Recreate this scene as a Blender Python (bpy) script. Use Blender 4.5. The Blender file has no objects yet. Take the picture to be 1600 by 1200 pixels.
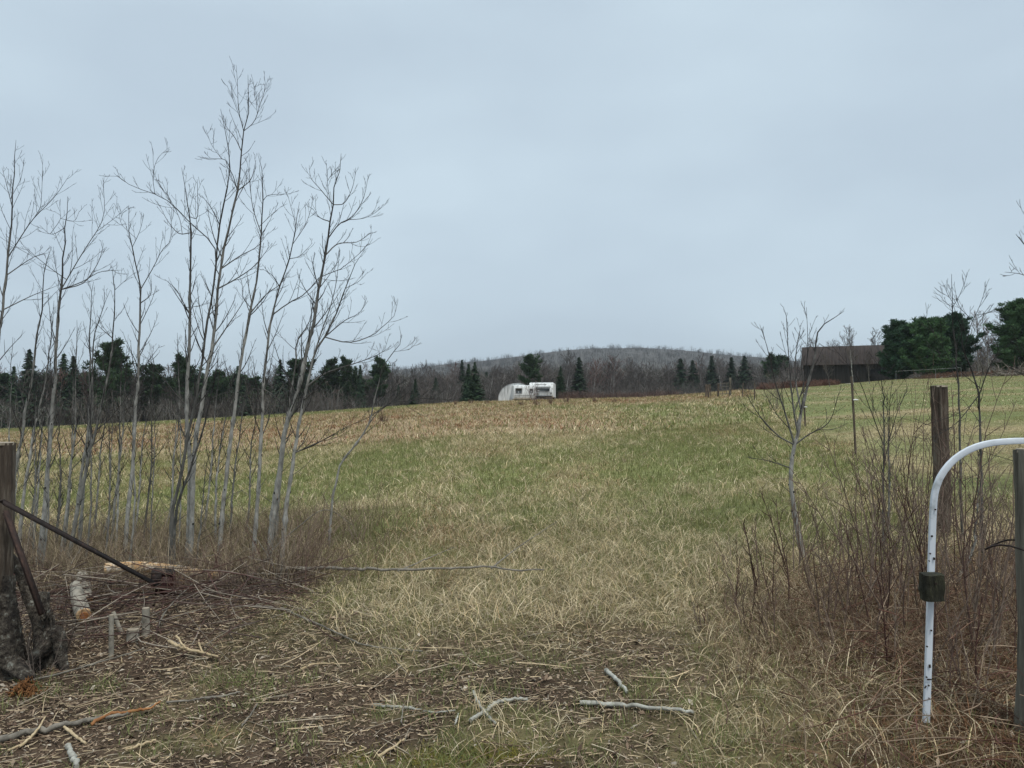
import bpy, math, random
import numpy as np
rng = np.random.default_rng(11)
random.seed(11)
scene = bpy.context.scene
COL = scene.collection

# ------------------------------------------------------------------ camera
F = 1155.0                                   # focal length in pixels of the 1600 px wide photograph
PITCH = math.atan(40.0 / F)
CAMZ = 1.6
cam_data = bpy.data.cameras.new("camera")
cam_data.sensor_width = 36.0
cam_data.lens = 36.0 * F / 1600.0
cam_data.clip_start = 0.05
cam_data.clip_end = 20000.0
cam = bpy.data.objects.new("camera", cam_data)
cam.location = (0, 0, CAMZ)
cam.rotation_euler = (math.pi / 2 + PITCH, 0, 0)
COL.objects.link(cam)
scene.camera = cam

# ------------------------------------------------------------------ sky, sun, exposure
SUN_EL, SUN_ROT = 66.0, 150.0
world = bpy.data.worlds.new("World")
scene.world = world
world.use_nodes = True
nt = world.node_tree
for n in list(nt.nodes):
    nt.nodes.remove(n)
def wn(t, **k):
    n = nt.nodes.new(t)
    for a, b in k.items():
        setattr(n, a, b)
    return n
w_out = wn('ShaderNodeOutputWorld'); w_bg = wn('ShaderNodeBackground')
w_sky = wn('ShaderNodeTexSky', sky_type='NISHITA', sun_disc=False)
w_sky.sun_elevation = math.radians(SUN_EL); w_sky.sun_rotation = math.radians(SUN_ROT)
w_tc = wn('ShaderNodeTexCoord')
w_map = wn('ShaderNodeMapping'); w_map.inputs['Scale'].default_value = (1.0, 1.0, 2.3)
w_n1 = wn('ShaderNodeTexNoise'); w_n1.inputs['Scale'].default_value = 2.1; w_n1.inputs['Detail'].default_value = 4.0; w_n1.inputs['Roughness'].default_value = 0.42
w_r = wn('ShaderNodeValToRGB')
e = w_r.color_ramp.elements
e[0].position = 0.38; e[0].color = (4.80, 5.80, 6.70, 1)
e[1].position = 0.62; e[1].color = (5.60, 6.75, 7.60, 1)
w_mix = wn('ShaderNodeMixRGB'); w_mix.inputs[0].default_value = 0.93       # a closed cloud deck in front of the blue
nt.links.new(w_tc.outputs['Generated'], w_map.inputs['Vector'])
nt.links.new(w_map.outputs[0], w_n1.inputs['Vector'])
nt.links.new(w_n1.outputs['Fac'], w_r.inputs[0])
nt.links.new(w_sky.outputs[0], w_mix.inputs[1])
nt.links.new(w_r.outputs[0], w_mix.inputs[2])
nt.links.new(w_mix.outputs[0], w_bg.inputs[0])
w_bg.inputs[1].default_value = 0.074
nt.links.new(w_bg.outputs[0], w_out.inputs[0])

sun = bpy.data.lights.new("sun", 'SUN')
sun.energy = 1.5
sun.angle = math.radians(11)
sun.color = (1.0, 0.96, 0.9)
so = bpy.data.objects.new("sun", sun)
so.rotation_euler = (math.radians(90 - SUN_EL), 0, math.radians(180 - SUN_ROT + 0))
so.location = (0, 0, 40)
COL.objects.link(so)

scene.view_settings.view_transform = 'Standard'
scene.view_settings.look = 'None'
scene.view_settings.exposure = 0.63
scene.view_settings.gamma = 1.0
scene.view_settings.use_curve_mapping = False
scene.cycles.max_bounces = 5
scene.cycles.diffuse_bounces = 2
scene.cycles.glossy_bounces = 2
scene.cycles.volume_bounces = 0
HAZE = 0.00022

# ------------------------------------------------------------------ measuring helpers
SP, CP = math.sin(PITCH), math.cos(PITCH)
def P(px, py, Y):
    """world point seen at photo pixel (px, py) at ground distance Y"""
    a = (px - 800.0) / F; b = (600.0 - py) / F
    dx, dy, dz = a, CP - SP * b, SP + CP * b
    s = Y / dy
    return np.array([dx * s, Y, CAMZ + dz * s])

CR_X = np.array([-1600, -600, 0, 200, 400, 600, 720, 800, 900, 1000, 1060, 1200, 1300, 1400, 1500, 1600, 2200, 3000])
CR_Y = np.array([700, 690, 672, 662, 651, 637, 629, 627, 624, 622, 618, 607, 601, 593, 587, 583, 575, 570])
CRD = 75.0
def vnoise(x, y, seed=0):
    xi = np.floor(x).astype(np.int64); yi = np.floor(y).astype(np.int64)
    fx = x - xi; fy = y - yi
    fx = fx * fx * (3 - 2 * fx); fy = fy * fy * (3 - 2 * fy)
    def h(a, b):
        n = (a * 374761393 + b * 668265263 + seed * 2147483) & 0x7fffffff
        n = ((n ^ (n >> 13)) * 1274126177) & 0x7fffffff
        return ((n ^ (n >> 16)) & 0xffff) / 65535.0
    return (h(xi, yi) * (1 - fx) + h(xi + 1, yi) * fx) * (1 - fy) + (h(xi, yi + 1) * (1 - fx) + h(xi + 1, yi + 1) * fx) * fy
def fbm(x, y, seed=0, o=3):
    s = 0; a = 0.5; t = 0
    for i in range(o):
        s = s + a * vnoise(x * 2 ** i, y * 2 ** i, seed + i * 17); t += a; a *= 0.5
    return s / t
def sstep(a, b, x):
    t = np.clip((x - a) / (b - a), 0, 1)
    return t * t * (3 - 2 * t)
def terrain(X, Y):
    X = np.asarray(X, float); Y = np.asarray(Y, float)
    u = X / np.maximum(Y, 2.0)
    yc = np.interp(800 + F * u, CR_X, CR_Y)
    zc = 1.6 + (640 - yc) / F * CRD
    Yp = np.maximum(Y, 0)
    t = np.maximum(Yp - CRD, 0)
    z = zc * np.minimum(Yp, CRD) / CRD + (zc / CRD) * t * np.exp(-t / 8.0) - 0.022 * np.minimum(t, 90)
    near = 1 - sstep(30, 80, Yp)
    z = z + near * (0.10 * (fbm(X / 2.3, Y / 2.3, 3) - 0.5) + 0.035 * (fbm(X / 0.45, Y / 0.45, 9) - 0.5))
    # slight bank of litter along the hedgerow on the left
    z = z + 0.10 * np.exp(-(((X + 2.6) / 1.3) ** 2 + ((Y - 5.6) / 1.0) ** 2))
    return z
def T(x, y):
    return float(terrain(np.array([x]), np.array([y]))[0])
def G(px, py):
    """terrain point seen at photo pixel (px, py)"""
    lo, Y = 1.5, 1.5
    while Y < 120:
        p = P(px, py, Y)
        if p[2] < T(p[0], Y):
            break
        lo = Y; Y *= 1.04
    hi = Y
    for _ in range(14):
        m = (lo + hi) / 2; p = P(px, py, m)
        if p[2] < T(p[0], m): hi = m
        else: lo = m
    return P(px, py, hi)
def onground(x, y, dz=0.0):
    return np.array([x, y, T(x, y) + dz])

# ------------------------------------------------------------------ object helpers
def tag(o, label=None, cat=None, group=None, kind=None):
    if label: o['label'] = label
    if cat: o['category'] = cat
    if group: o['group'] = group
    if kind: o['kind'] = kind
    return o
def empty(name, loc, label, cat, group=None, rz=0.0):
    o = bpy.data.objects.new(name, None)
    o.location = tuple(float(v) for v in loc); o.rotation_euler = (0, 0, rz)
    o.empty_display_size = 0.2
    COL.objects.link(o)
    return tag(o, label, cat, group)
def mesh(name, V, faces, mat, parent=None, cols=None, smooth=True, origin=None, link=True):
    """faces: list of int arrays (n,k). V in world space when origin is given (moved to origin)"""
    V = np.asarray(V, float).reshape(-1, 3)
    if origin is not None: V = V - np.asarray(origin, float)
    me = bpy.data.meshes.new(name)
    faces = [np.asarray(f, np.int32) for f in faces if len(f)]
    tot = sum(f.shape[0] for f in faces); nl = sum(f.size for f in faces)
    me.vertices.add(len(V)); me.vertices.foreach_set('co', V.astype(np.float32).ravel())
    me.loops.add(nl); me.polygons.add(tot)
    me.loops.foreach_set('vertex_index', np.concatenate([f.ravel() for f in faces]))
    lt = np.concatenate([np.full(f.shape[0], f.shape[1], np.int32) for f in faces])
    me.polygons.foreach_set('loop_start', np.concatenate([[0], np.cumsum(lt)[:-1]]).astype(np.int32))
    me.polygons.foreach_set('loop_total', lt)
    if smooth: me.polygons.foreach_set('use_smooth', np.ones(tot, bool))
    if cols is not None:
        a = me.color_attributes.new('Col', 'FLOAT_COLOR', 'POINT')
        c = np.ones((len(V), 4), np.float32); c[:, :3] = cols
        a.data.foreach_set('color', c.ravel())
    me.update(calc_edges=True)
    me.materials.append(mat)
    o = bpy.data.objects.new(name, me)
    if origin is not None and parent is None: o.location = tuple(float(v) for v in origin)
    if parent is not None: o.parent = parent
    if link: COL.objects.link(o)
    return o
class MB:
    """collects shapes into one mesh"""
    def __init__(s): s.V = []; s.F = {3: [], 4: []}; s.C = []; s.n = 0
    def add(s, V, F, c=(1, 1, 1)):
        V = np.asarray(V, float).reshape(-1, 3)
        F = np.asarray(F, int)
        s.F.setdefault(F.shape[1], []).append(F + s.n)
        s.V.append(V); s.n += len(V)
        c = np.asarray(c, float)
        s.C.append(np.broadcast_to(c, (len(V), 3)))
    def box(s, c, d, R=None, col=(1, 1, 1), taper=1.0):
        v = np.array([[x, y, z] for z in (-.5, .5) for y in (-.5, .5) for x in (-.5, .5)]) * np.array(d)
        v[4:, :2] *= taper
        if R is not None: v = v @ np.asarray(R).T
        s.add(v + np.array(c), [[0, 2, 3, 1], [4, 5, 7, 6], [0, 1, 5, 4], [2, 6, 7, 3], [0, 4, 6, 2], [1, 3, 7, 5]], col)
    def tube(s, pts, r, sides=6, c0=(1, 1, 1), c1=None, rr=(0.004, 0.02), cap=False, jit=0.0, squash=None, ridge=0.0, rk=5.0, rz=1.6):
        pts = np.asarray(pts, float); N = len(pts)
        r = np.broadcast_to(np.asarray(r, float), (N,)).copy()
        t = np.gradient(pts, axis=0); t /= np.linalg.norm(t, axis=1)[:, None] + 1e-9
        d = np.abs(pts[-1] - pts[0]); ref = np.zeros(3); ref[int(np.argmin(d))] = 1.0
        u = np.cross(t, ref); u /= np.linalg.norm(u, axis=1)[:, None] + 1e-9
        v = np.cross(t, u)
        a = np.arange(sides) / sides * 2 * math.pi
        ca, sa = np.cos(a), np.sin(a)
        rad = r[:, None] * np.ones(sides)[None]
        if jit: rad = rad * (1 + jit * (rng.random((N, sides)) - 0.5) * 2)
        if squash: sa = sa * squash
        if ridge:
            L_ = np.concatenate([[0], np.cumsum(np.linalg.norm(np.diff(pts, axis=0), axis=1))]) / max(r.max(), 1e-4)
            A_, Z_ = np.meshgrid(a / 6.2832 * sides, L_); sd = s.n % 97
            wv = fbm(A_ * rk / 10.0 + 3, Z_ / rz / 6, sd, 2); wv[:, -1] = (wv[:, -1] + wv[:, 0]) / 2
            rad = rad * (1 + ridge * 2 * (wv - .5) + ridge * 1.5 * (fbm(A_ * .9, Z_ / 9, sd + 5, 2) - .5))
        V = pts[:, None] + rad[:, :, None] * (ca[None, :, None] * u[:, None] + sa[None, :, None] * v[:, None])
        i = np.arange(N - 1)[:, None] * sides; j = np.arange(sides)[None]; k = (j + 1) % sides
        Fq = np.stack([i + j, i + k, i + sides + k, i + sides + j], -1).reshape(-1, 4)
        if c1 is not None:
            w = np.clip((r - rr[0]) / (rr[1] - rr[0]), 0, 1)[:, None]
            cc = np.asarray(c0) * (1 - w) + np.asarray(c1) * w
            cc = np.repeat(cc, sides, 0)
        else: cc = c0
        s.add(V.reshape(-1, 3), Fq, cc)
        if cap:
            for e in (0, N - 1):
                base = V[e]; cen = pts[e]
                VV = np.vstack([base, cen[None]])
                Ft = np.array([[q, (q + 1) % sides, sides] for q in range(sides)])
                if e == 0: Ft = Ft[:, ::-1]
                s.add(VV, Ft, c0 if c1 is None else cc[e * sides])
    def build(s, name, mat, parent=None, origin=None, smooth=True, link=True):
        faces = [np.vstack(f) for k, f in s.F.items() if f]
        return mesh(name, np.vstack(s.V), faces, mat, parent, np.vstack(s.C), smooth, origin, link)
def rot(ax, ay, az):
    cx, sx, cy, sy, cz, sz = math.cos(ax), math.sin(ax), math.cos(ay), math.sin(ay), math.cos(az), math.sin(az)
    return np.array([[cz, -sz, 0], [sz, cz, 0], [0, 0, 1]]) @ np.array([[cy, 0, sy], [0, 1, 0], [-sy, 0, cy]]) @ np.array([[1, 0, 0], [0, cx, -sx], [0, sx, cx]])

# ------------------------------------------------------------------ materials
def newmat(name):
    m = bpy.data.materials.new(name); m.use_nodes = True
    t = m.node_tree
    for n in list(t.nodes): t.nodes.remove(n)
    o = t.nodes.new('ShaderNodeOutputMaterial'); b = t.nodes.new('ShaderNodeBsdfPrincipled')
    t.links.new(b.outputs[0], o.inputs[0])
    return m, t, b
def ramp(t, src, stops):
    r = t.nodes.new('ShaderNodeValToRGB')
    while len(r.color_ramp.elements) < len(stops): r.color_ramp.elements.new(0.5)
    for e_, (p, c) in zip(r.color_ramp.elements, stops):
        e_.position = p; e_.color = (*c, 1)
    t.links.new(src, r.inputs[0]); return r
def noise_node(t, scale, detail=4, rough=0.6, coord='Object', stretch=None):
    tc = t.nodes.new('ShaderNodeTexCoord'); n = t.nodes.new('ShaderNodeTexNoise')
    n.inputs['Scale'].default_value = scale; n.inputs['Detail'].default_value = detail; n.inputs['Roughness'].default_value = rough
    src = tc.outputs[coord]
    if stretch:
        mp = t.nodes.new('ShaderNodeMapping'); mp.inputs['Scale'].default_value = stretch
        t.links.new(src, mp.inputs[0]); src = mp.outputs[0]
    t.links.new(src, n.inputs['Vector']); return n
def mat_noise(name, stops, scale, detail=5, rough=0.85, stretch=None, bump=0.0, bscale=None, metal=0.0, spec=0.3, bdist=0.01):
    m, t, b = newmat(name)
    n = noise_node(t, scale, detail, 0.65, 'Object', stretch)
    r = ramp(t, n.outputs['Fac'], stops)
    t.links.new(r.outputs[0], b.inputs['Base Color'])
    b.inputs['Roughness'].default_value = rough; b.inputs['Metallic'].default_value = metal
    b.inputs['Specular IOR Level'].default_value = spec
    if bump:
        n2 = noise_node(t, bscale or scale * 2, 5, 0.7, 'Object', stretch)
        bp = t.nodes.new('ShaderNodeBump'); bp.inputs['Strength'].default_value = bump; bp.inputs['Distance'].default_value = bdist
        t.links.new(n2.outputs['Fac'], bp.inputs['Height']); t.links.new(bp.outputs[0], b.inputs['Normal'])
    return m
def mat_attr(name, scale=0, amt=0.5, rough=0.85, spec=0.2, objvar=0.0, transl=0.0, stretch=None, bump=0.0, bdist=0.005):
    """base colour = the vertex colour times a noise"""
    m, t, b = newmat(name)
    a = t.nodes.new('ShaderNodeAttribute'); a.attribute_name = 'Col'
    src = a.outputs['Color']
    def mul(src, fac):
        x = t.nodes.new('ShaderNodeVectorMath'); x.operation = 'SCALE'
        t.links.new(src, x.inputs[0]); t.links.new(fac, x.inputs['Scale']); return x.outputs[0]
    def rng_(src, a0, a1, b0, b1):
        x = t.nodes.new('ShaderNodeMapRange')
        for q, vv in zip(('From Min', 'From Max', 'To Min', 'To Max'), (a0, a1, b0, b1)): x.inputs[q].default_value = vv
        t.links.new(src, x.inputs[0]); return x.outputs[0]
    if scale:
        n = noise_node(t, scale, 5, 0.65, 'Object', stretch)
        src = mul(src, rng_(n.outputs['Fac'], 0.3, 0.7, 1 - amt, 1 + amt))
        if bump:
            bp = t.nodes.new('ShaderNodeBump'); bp.inputs['Strength'].default_value = bump; bp.inputs['Distance'].default_value = bdist
            t.links.new(n.outputs['Fac'], bp.inputs['Height']); t.links.new(bp.outputs[0], b.inputs['Normal'])
    if objvar:
        oi = t.nodes.new('ShaderNodeObjectInfo')
        src = mul(src, rng_(oi.outputs['Random'], 0, 1, 1 - objvar, 1 + objvar))
    t.links.new(src, b.inputs['Base Color'])
    b.inputs['Roughness'].default_value = rough; b.inputs['Specular IOR Level'].default_value = spec
    if transl:
        tr = t.nodes.new('ShaderNodeBsdfTranslucent'); mx = t.nodes.new('ShaderNodeMixShader')
        mx.inputs[0].default_value = transl
        t.links.new(src, tr.inputs[0]); t.links.new(b.outputs[0], mx.inputs[1]); t.links.new(tr.outputs[0], mx.inputs[2])
        t.links.new(mx.outputs[0], t.nodes['Material Output'].inputs[0])
    return m
M = {}
M['grass'] = mat_attr('grass_blades', transl=0.15)
M['litter'] = mat_attr('dead_leaves')
M['bark'] = mat_attr('sapling_bark', 26, 0.5, stretch=(1, 1, 0.45), bump=0.4)
M['twig'] = mat_attr('twig_bark', 40, 0.35)
M['tree_bark'] = mat_attr('tree_bark', 3, 0.35, objvar=0.22)
M['needles'] = mat_attr('conifer_needles', objvar=0.25)
M['wood_old'] = mat_noise('weathered_wood', [(0.25, (0.035, 0.03, 0.025)), (0.5, (0.16, 0.145, 0.12)), (0.72, (0.30, 0.28, 0.24))], 9, stretch=(3, 3, 0.35), bump=0.9, bscale=22, bdist=0.02)
M['wood_green'] = mat_noise('greenish_weathered_wood', [(0.25, (0.045, 0.040, 0.032)), (0.5, (0.17, 0.155, 0.12)), (0.75, (0.31, 0.29, 0.23))], 8, stretch=(4, 4, 0.3), bump=0.9, bscale=20, bdist=0.015)
M['cut'] = mat_noise('fresh_cut_wood', [(0.3, (0.42, 0.22, 0.09)), (0.7, (0.72, 0.52, 0.30))], 14, bump=0.2)
M['heart'] = mat_noise('orange_heartwood', [(0.3, (0.30, 0.10, 0.03)), (0.7, (0.55, 0.24, 0.09))], 30)
M['wood_brown'] = mat_noise('brown_weathered_wood', [(0.25, (0.022, 0.016, 0.012)), (0.5, (0.10, 0.075, 0.055)), (0.74, (0.26, 0.22, 0.17))], 12, detail=9, stretch=(3, 3, 0.3), bump=1.0, bscale=22, bdist=0.02)
M['rust'] = mat_noise('rusty_steel', [(0.3, (0.010, 0.008, 0.007)), (0.6, (0.030, 0.019, 0.016)), (0.75, (0.10, 0.05, 0.035))], 20, rough=0.7, bump=0.4, bdist=0.003)
# ------------------------------------------------------------------ field colour (shared by the soil and the grass)
STRAW = np.array([0.60, 0.455, 0.25]); PALE = np.array([0.80, 0.68, 0.47]); GREEN = np.array([0.185, 0.21, 0.078])
TAN = np.array([0.39, 0.285, 0.175]); RUSSET = np.array([0.20, 0.105, 0.055]); SOIL = np.array([0.135, 0.095, 0.064])
def cover(X, Y):
    """fractions of: green, russet, tan, short pasture, bare litter"""
    n1 = fbm(X / 2.4, Y / 7.0, 21); n2 = fbm(X / 0.9, Y / 1.3, 33); n3 = fbm(X / 7.0, Y / 26.0, 41)
    wob = (n3 - 0.5) * 6
    fence = 2.35 + 0.285 * Y
    past = sstep(-0.4, 0.8, X - fence + (n2 - .5) * 0.8) * sstep(7, 10, Y)
    far_tan = sstep(-3, 3, 6 - X + wob - 0.05 * Y) * sstep(21, 30, Y + wob * 1.2 + (X + 6) * 0.25) * (1 - 0.8 * sstep(62, 70, Y + wob * .5) * sstep(6, 12, -X))
    top = sstep(46, 60, Y + wob) * (1 - past)
    tan = np.clip(np.maximum(far_tan, top), 0, 1)
    bar = sstep(5.9, 3.7, Y + 0.30 * X + (n1 - .5) * 2.2 + (n2 - .5) * 1.2) * sstep(1.15, .15, X + (n2 - .5) * 1.4)
    bar = bar * (1 - .75 * sstep(.58, .66, fbm(X / .7, Y / .5, 91)))
    leftb = sstep(7.6, 6.4, Y + (n2 - .5)) * sstep(-1.1, -2.0, X + (n1 - .5))
    bare = np.maximum(bar, leftb)
    russ = sstep(0.9, 2.0, X - 0.12 * (Y - 3) + (n2 - .5) * 1.2) * sstep(6.6, 5.2, Y + (n1 - .5) * 1.5)
    midg = sstep(5.0, 9, Y + (n1 - .5) * 3) * (1 - tan)
    green = np.clip(0.24 + 0.20 * sstep(.45, .65, n1) + 0.42 * midg * sstep(0.24, 0.62, n1 * 0.6 + n2 * 0.2 + n3 * 0.25), 0, 1)
    strip = sstep(62, 67, Y + wob * .3) * sstep(6, 11, -X + wob * .3)
    green = np.clip(green + .75 * strip, 0, 1); tan = tan * (1 - .8 * strip)
    green = np.where(past > .5, 0.62 + 0.3 * (n1 - .5), green) * (1 - 0.5 * russ)
    return green, russ, tan, past, bare

# ------------------------------------------------------------------ ground sheet
def axis(fine, n1, far, n2):
    a = np.linspace(0, fine, n1); b = fine * (far / fine) ** (np.arange(1, n2 + 1) / n2)
    return np.concatenate([a, b])
xp = axis(9, 100, 2300, 90); xs = np.concatenate([-xp[:0:-1], xp])
yp = axis(12, 150, 2300, 130); ym = -axis(6, 12, 300, 12)[:0:-1]
ys = np.concatenate([ym, yp])
XX, YY = np.meshgrid(xs, ys)
ZZ = terrain(XX, YY)
nx, ny = len(xs), len(ys)
ii = np.arange(ny - 1)[:, None] * nx; jj = np.arange(nx - 1)[None]
GF = np.stack([ii + jj, ii + jj + 1, ii + nx + jj + 1, ii + nx + jj], -1).reshape(-1, 4)
m, t, b = newmat('field_soil')
def mulf(t, a, bb):
    x = t.nodes.new('ShaderNodeMath'); x.operation = 'MULTIPLY'
    t.links.new(a, x.inputs[0]); t.links.new(bb, x.inputs[1]); return x.outputs[0]
at = t.nodes.new('ShaderNodeAttribute'); at.attribute_name = 'Col'
n1 = noise_node(t, 7.0, 8, 0.75); n2 = noise_node(t, 0.9, 6, 0.7)
mr = t.nodes.new('ShaderNodeMapRange'); mr.inputs['From Min'].default_value = 0.3; mr.inputs['From Max'].default_value = 0.7
mr.inputs['To Min'].default_value = 0.45; mr.inputs['To Max'].default_value = 1.5
t.links.new(n1.outputs['Fac'], mr.inputs[0])
mr2 = t.nodes.new('ShaderNodeMapRange'); mr2.inputs['From Min'].default_value = 0.3; mr2.inputs['From Max'].default_value = 0.7
mr2.inputs['To Min'].default_value = 0.75; mr2.inputs['To Max'].default_value = 1.25
t.links.new(n2.outputs['Fac'], mr2.inputs[0])
sc = t.nodes.new('ShaderNodeVectorMath'); sc.operation = 'SCALE'
t.links.new(at.outputs['Color'], sc.inputs[0]); t.links.new(mulf(t, mr.outputs[0], mr2.outputs[0]), sc.inputs['Scale'])
t.links.new(sc.outputs[0], b.inputs['Base Color']); b.inputs['Roughness'].default_value = 0.95; b.inputs['Specular IOR Level'].default_value = 0.1
bp = t.nodes.new('ShaderNodeBump'); bp.inputs['Strength'].default_value = 0.7; bp.inputs['Distance'].default_value = 0.03
t.links.new(n1.outputs['Fac'], bp.inputs['Height']); t.links.new(bp.outputs[0], b.inputs['Normal'])
gx, gy = XX.ravel(), YY.ravel()
g_, ru, ta, pa, ba = cover(gx, gy)
cc = STRAW * 0.55 * (1 - g_[:, None]) + GREEN * 1.05 * g_[:, None]
cc = cc * (1 - ta[:, None]) + TAN * 0.85 * ta[:, None]
pcol = np.array([0.175, 0.19, 0.075]); pn = fbm(gx / 5.0, gy / 3.0, 77)[:, None]
pcol = pcol * (1 - 0.6 * sstep(.5, .75, pn)) + TAN * 0.6 * sstep(.5, .75, pn)
cc = cc * (1 - pa[:, None]) + pcol * pa[:, None]
cc = cc * (1 - ru[:, None]) + RUSSET * 0.6 * ru[:, None]
cc = cc * (1 - ba[:, None]) + SOIL * ba[:, None] * (.55 + .9 * fbm(gx / .35, gy / .35, 71, 4))[:, None]
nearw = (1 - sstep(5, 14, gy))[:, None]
cc = cc * (1 - 0.45 * nearw)  # near ground darkened: shade between the grass blades put into its colour
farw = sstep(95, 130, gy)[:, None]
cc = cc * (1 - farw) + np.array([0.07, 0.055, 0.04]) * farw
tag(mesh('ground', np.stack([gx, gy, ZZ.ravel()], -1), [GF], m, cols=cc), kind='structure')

# ------------------------------------------------------------------ far hill
HX = np.array([-900, 300, 480, 560, 620, 700, 760, 830, 880, 930, 980, 1040, 1100, 1150, 1200, 1260, 1350, 1500, 1700, 2600])
HY = np.array([640, 612, 600, 590, 578, 568, 563, 555, 548, 544, 543, 546, 550, 554, 559, 566, 575, 585, 600, 640])
HD = 1300.0
hu = np.linspace(-1400, 2200, 220); hv = np.linspace(0, 1, 40)
HV = []
for v in hv:
    Yd = 560 + (HD - 560) * v
    for q in hu:
        X = (q - 800) / F * HD
        ztop = 1.6 + (640 - np.interp(q, HX, HY)) / F * HD
        HV.append((X * (0.5 + 0.5 * v), Yd, ztop * (v ** 0.85) * 1.0 - 6 * (1 - v)))
HV = np.array(HV)
HV[:, 2] += 7 * (fbm(HV[:, 0] / 90, HV[:, 1] / 90, 5) - 0.5) * sstep(600, 700, HV[:, 1])
back = HV[-220:].copy(); back[:, 1] += 500; back[:, 2] = -12
HV = np.vstack([HV, back])
ii = np.arange(40)[:, None] * 220; jj = np.arange(219)[None]
HF = np.stack([ii + jj, ii + jj + 1, ii + 220 + jj + 1, ii + 220 + jj], -1).reshape(-1, 4)
M['hill'] = mat_noise('wooded_hillside', [(0.3, (0.045, 0.04, 0.032)), (0.7, (0.085, 0.073, 0.06))], 0.03, detail=8)
tag(mesh('hill', HV, [HF], M['hill']), kind='structure')

# ------------------------------------------------------------------ tree builders
GA = 2.39996
def unit(v): return v / (np.linalg.norm(v) + 1e-9)
def sweep(p, d, L, n, up=0.0, wig=0.06, r=random):
    """a curved branch axis: starts at p along d, bends towards up"""
    pts = [np.array(p, float)]; d = unit(np.array(d, float)); s = L / n
    for i in range(n):
        d = unit(d + np.array([r.gauss(0, wig), r.gauss(0, wig), r.gauss(0, wig) + up / n]))
        pts.append(pts[-1] + d * s)
    return np.array(pts)
def along(pts, f):
    k = f * (len(pts) - 1); i = min(int(k), len(pts) - 2); w = k - i
    return pts[i] * (1 - w) + pts[i + 1] * w, unit(pts[i + 1] - pts[i]), i, w
def side_dir(t, az, ang):
    ref = np.array([0, 0, 1.0]) if abs(t[2]) < 0.95 else np.array([1.0, 0, 0])
    u = unit(np.cross(t, ref)); v = np.cross(t, u)
    return unit(t * math.cos(ang) + (u * math.cos(az) + v * math.sin(az)) * math.sin(ang))

TW = np.array([0.10, 0.083, 0.074]); GREYB = np.array([0.27, 0.245, 0.22])
def bare_tree_mesh(seed, H=11, r0=0.12, spread=0.33, low=0.3, c_tr=GREYB, c_tw=TW, nb=22, rt=0.022):
    r = random.Random(seed); tr = MB(); cr = MB()
    ax = sweep((0, 0, -0.4), (r.gauss(0, .05), r.gauss(0, .05), 1), H + .4, 9, 0.1, 0.035, r)
    rad = r0 * (1 - np.linspace(0, 1, 10) * 0.93)
    tr.tube(ax, rad, 6, c_tw, c_tr, (0.015, 0.05))
    for i in range(nb):
        f = low + (0.97 - low) * (i + r.random() * .7) / nb
        p, tt, k, w = along(ax, f)
        L = H * spread * (1.12 - f) * r.uniform(.7, 1.25) + 0.6
        b1 = sweep(p, side_dir(tt, i * GA + r.random(), r.uniform(.55, .95)), L, 5, 0.55, .09, r)
        rb = min(rad[k] * .5, 0.045)
        cr.tube(b1, np.linspace(rb, rt, 6), 4, c_tw, c_tr, (0.015, 0.05))
        for j in range(6):
            p2, t2, _, _ = along(b1, .2 + .8 * (j + r.random()) / 6.3)
            b2 = sweep(p2, side_dir(t2, r.random() * 6.28, r.uniform(.45, .9)), L * r.uniform(.28, .5), 3, 0.4, .1, r)
            cr.tube(b2, np.linspace(rt * 1.1, rt * .6, 4), 3, c_tw)
            for q in range(4):
                p3, t3, _, _ = along(b2, .25 + .75 * (q + r.random()) / 4.3)
                b3 = sweep(p3, side_dir(t3, r.random() * 6.28, r.uniform(.4, .8)), L * r.uniform(.12, .24), 2, 0.2, .1, r)
                cr.tube(b3, np.linspace(rt * .8, rt * .4, 3), 3, c_tw)
    return tr, cr
def quads(C, A, B):
    """n quads from centres and two half-axis arrays"""
    V = np.stack([C - A - B, C + A - B, C + A + B, C - A + B], 1).reshape(-1, 3)
    return V, np.arange(len(C) * 4).reshape(-1, 4)
def rvec(R, n): 
    v = R.normal(size=(n, 3)); return v / np.linalg.norm(v, axis=1)[:, None]
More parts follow.
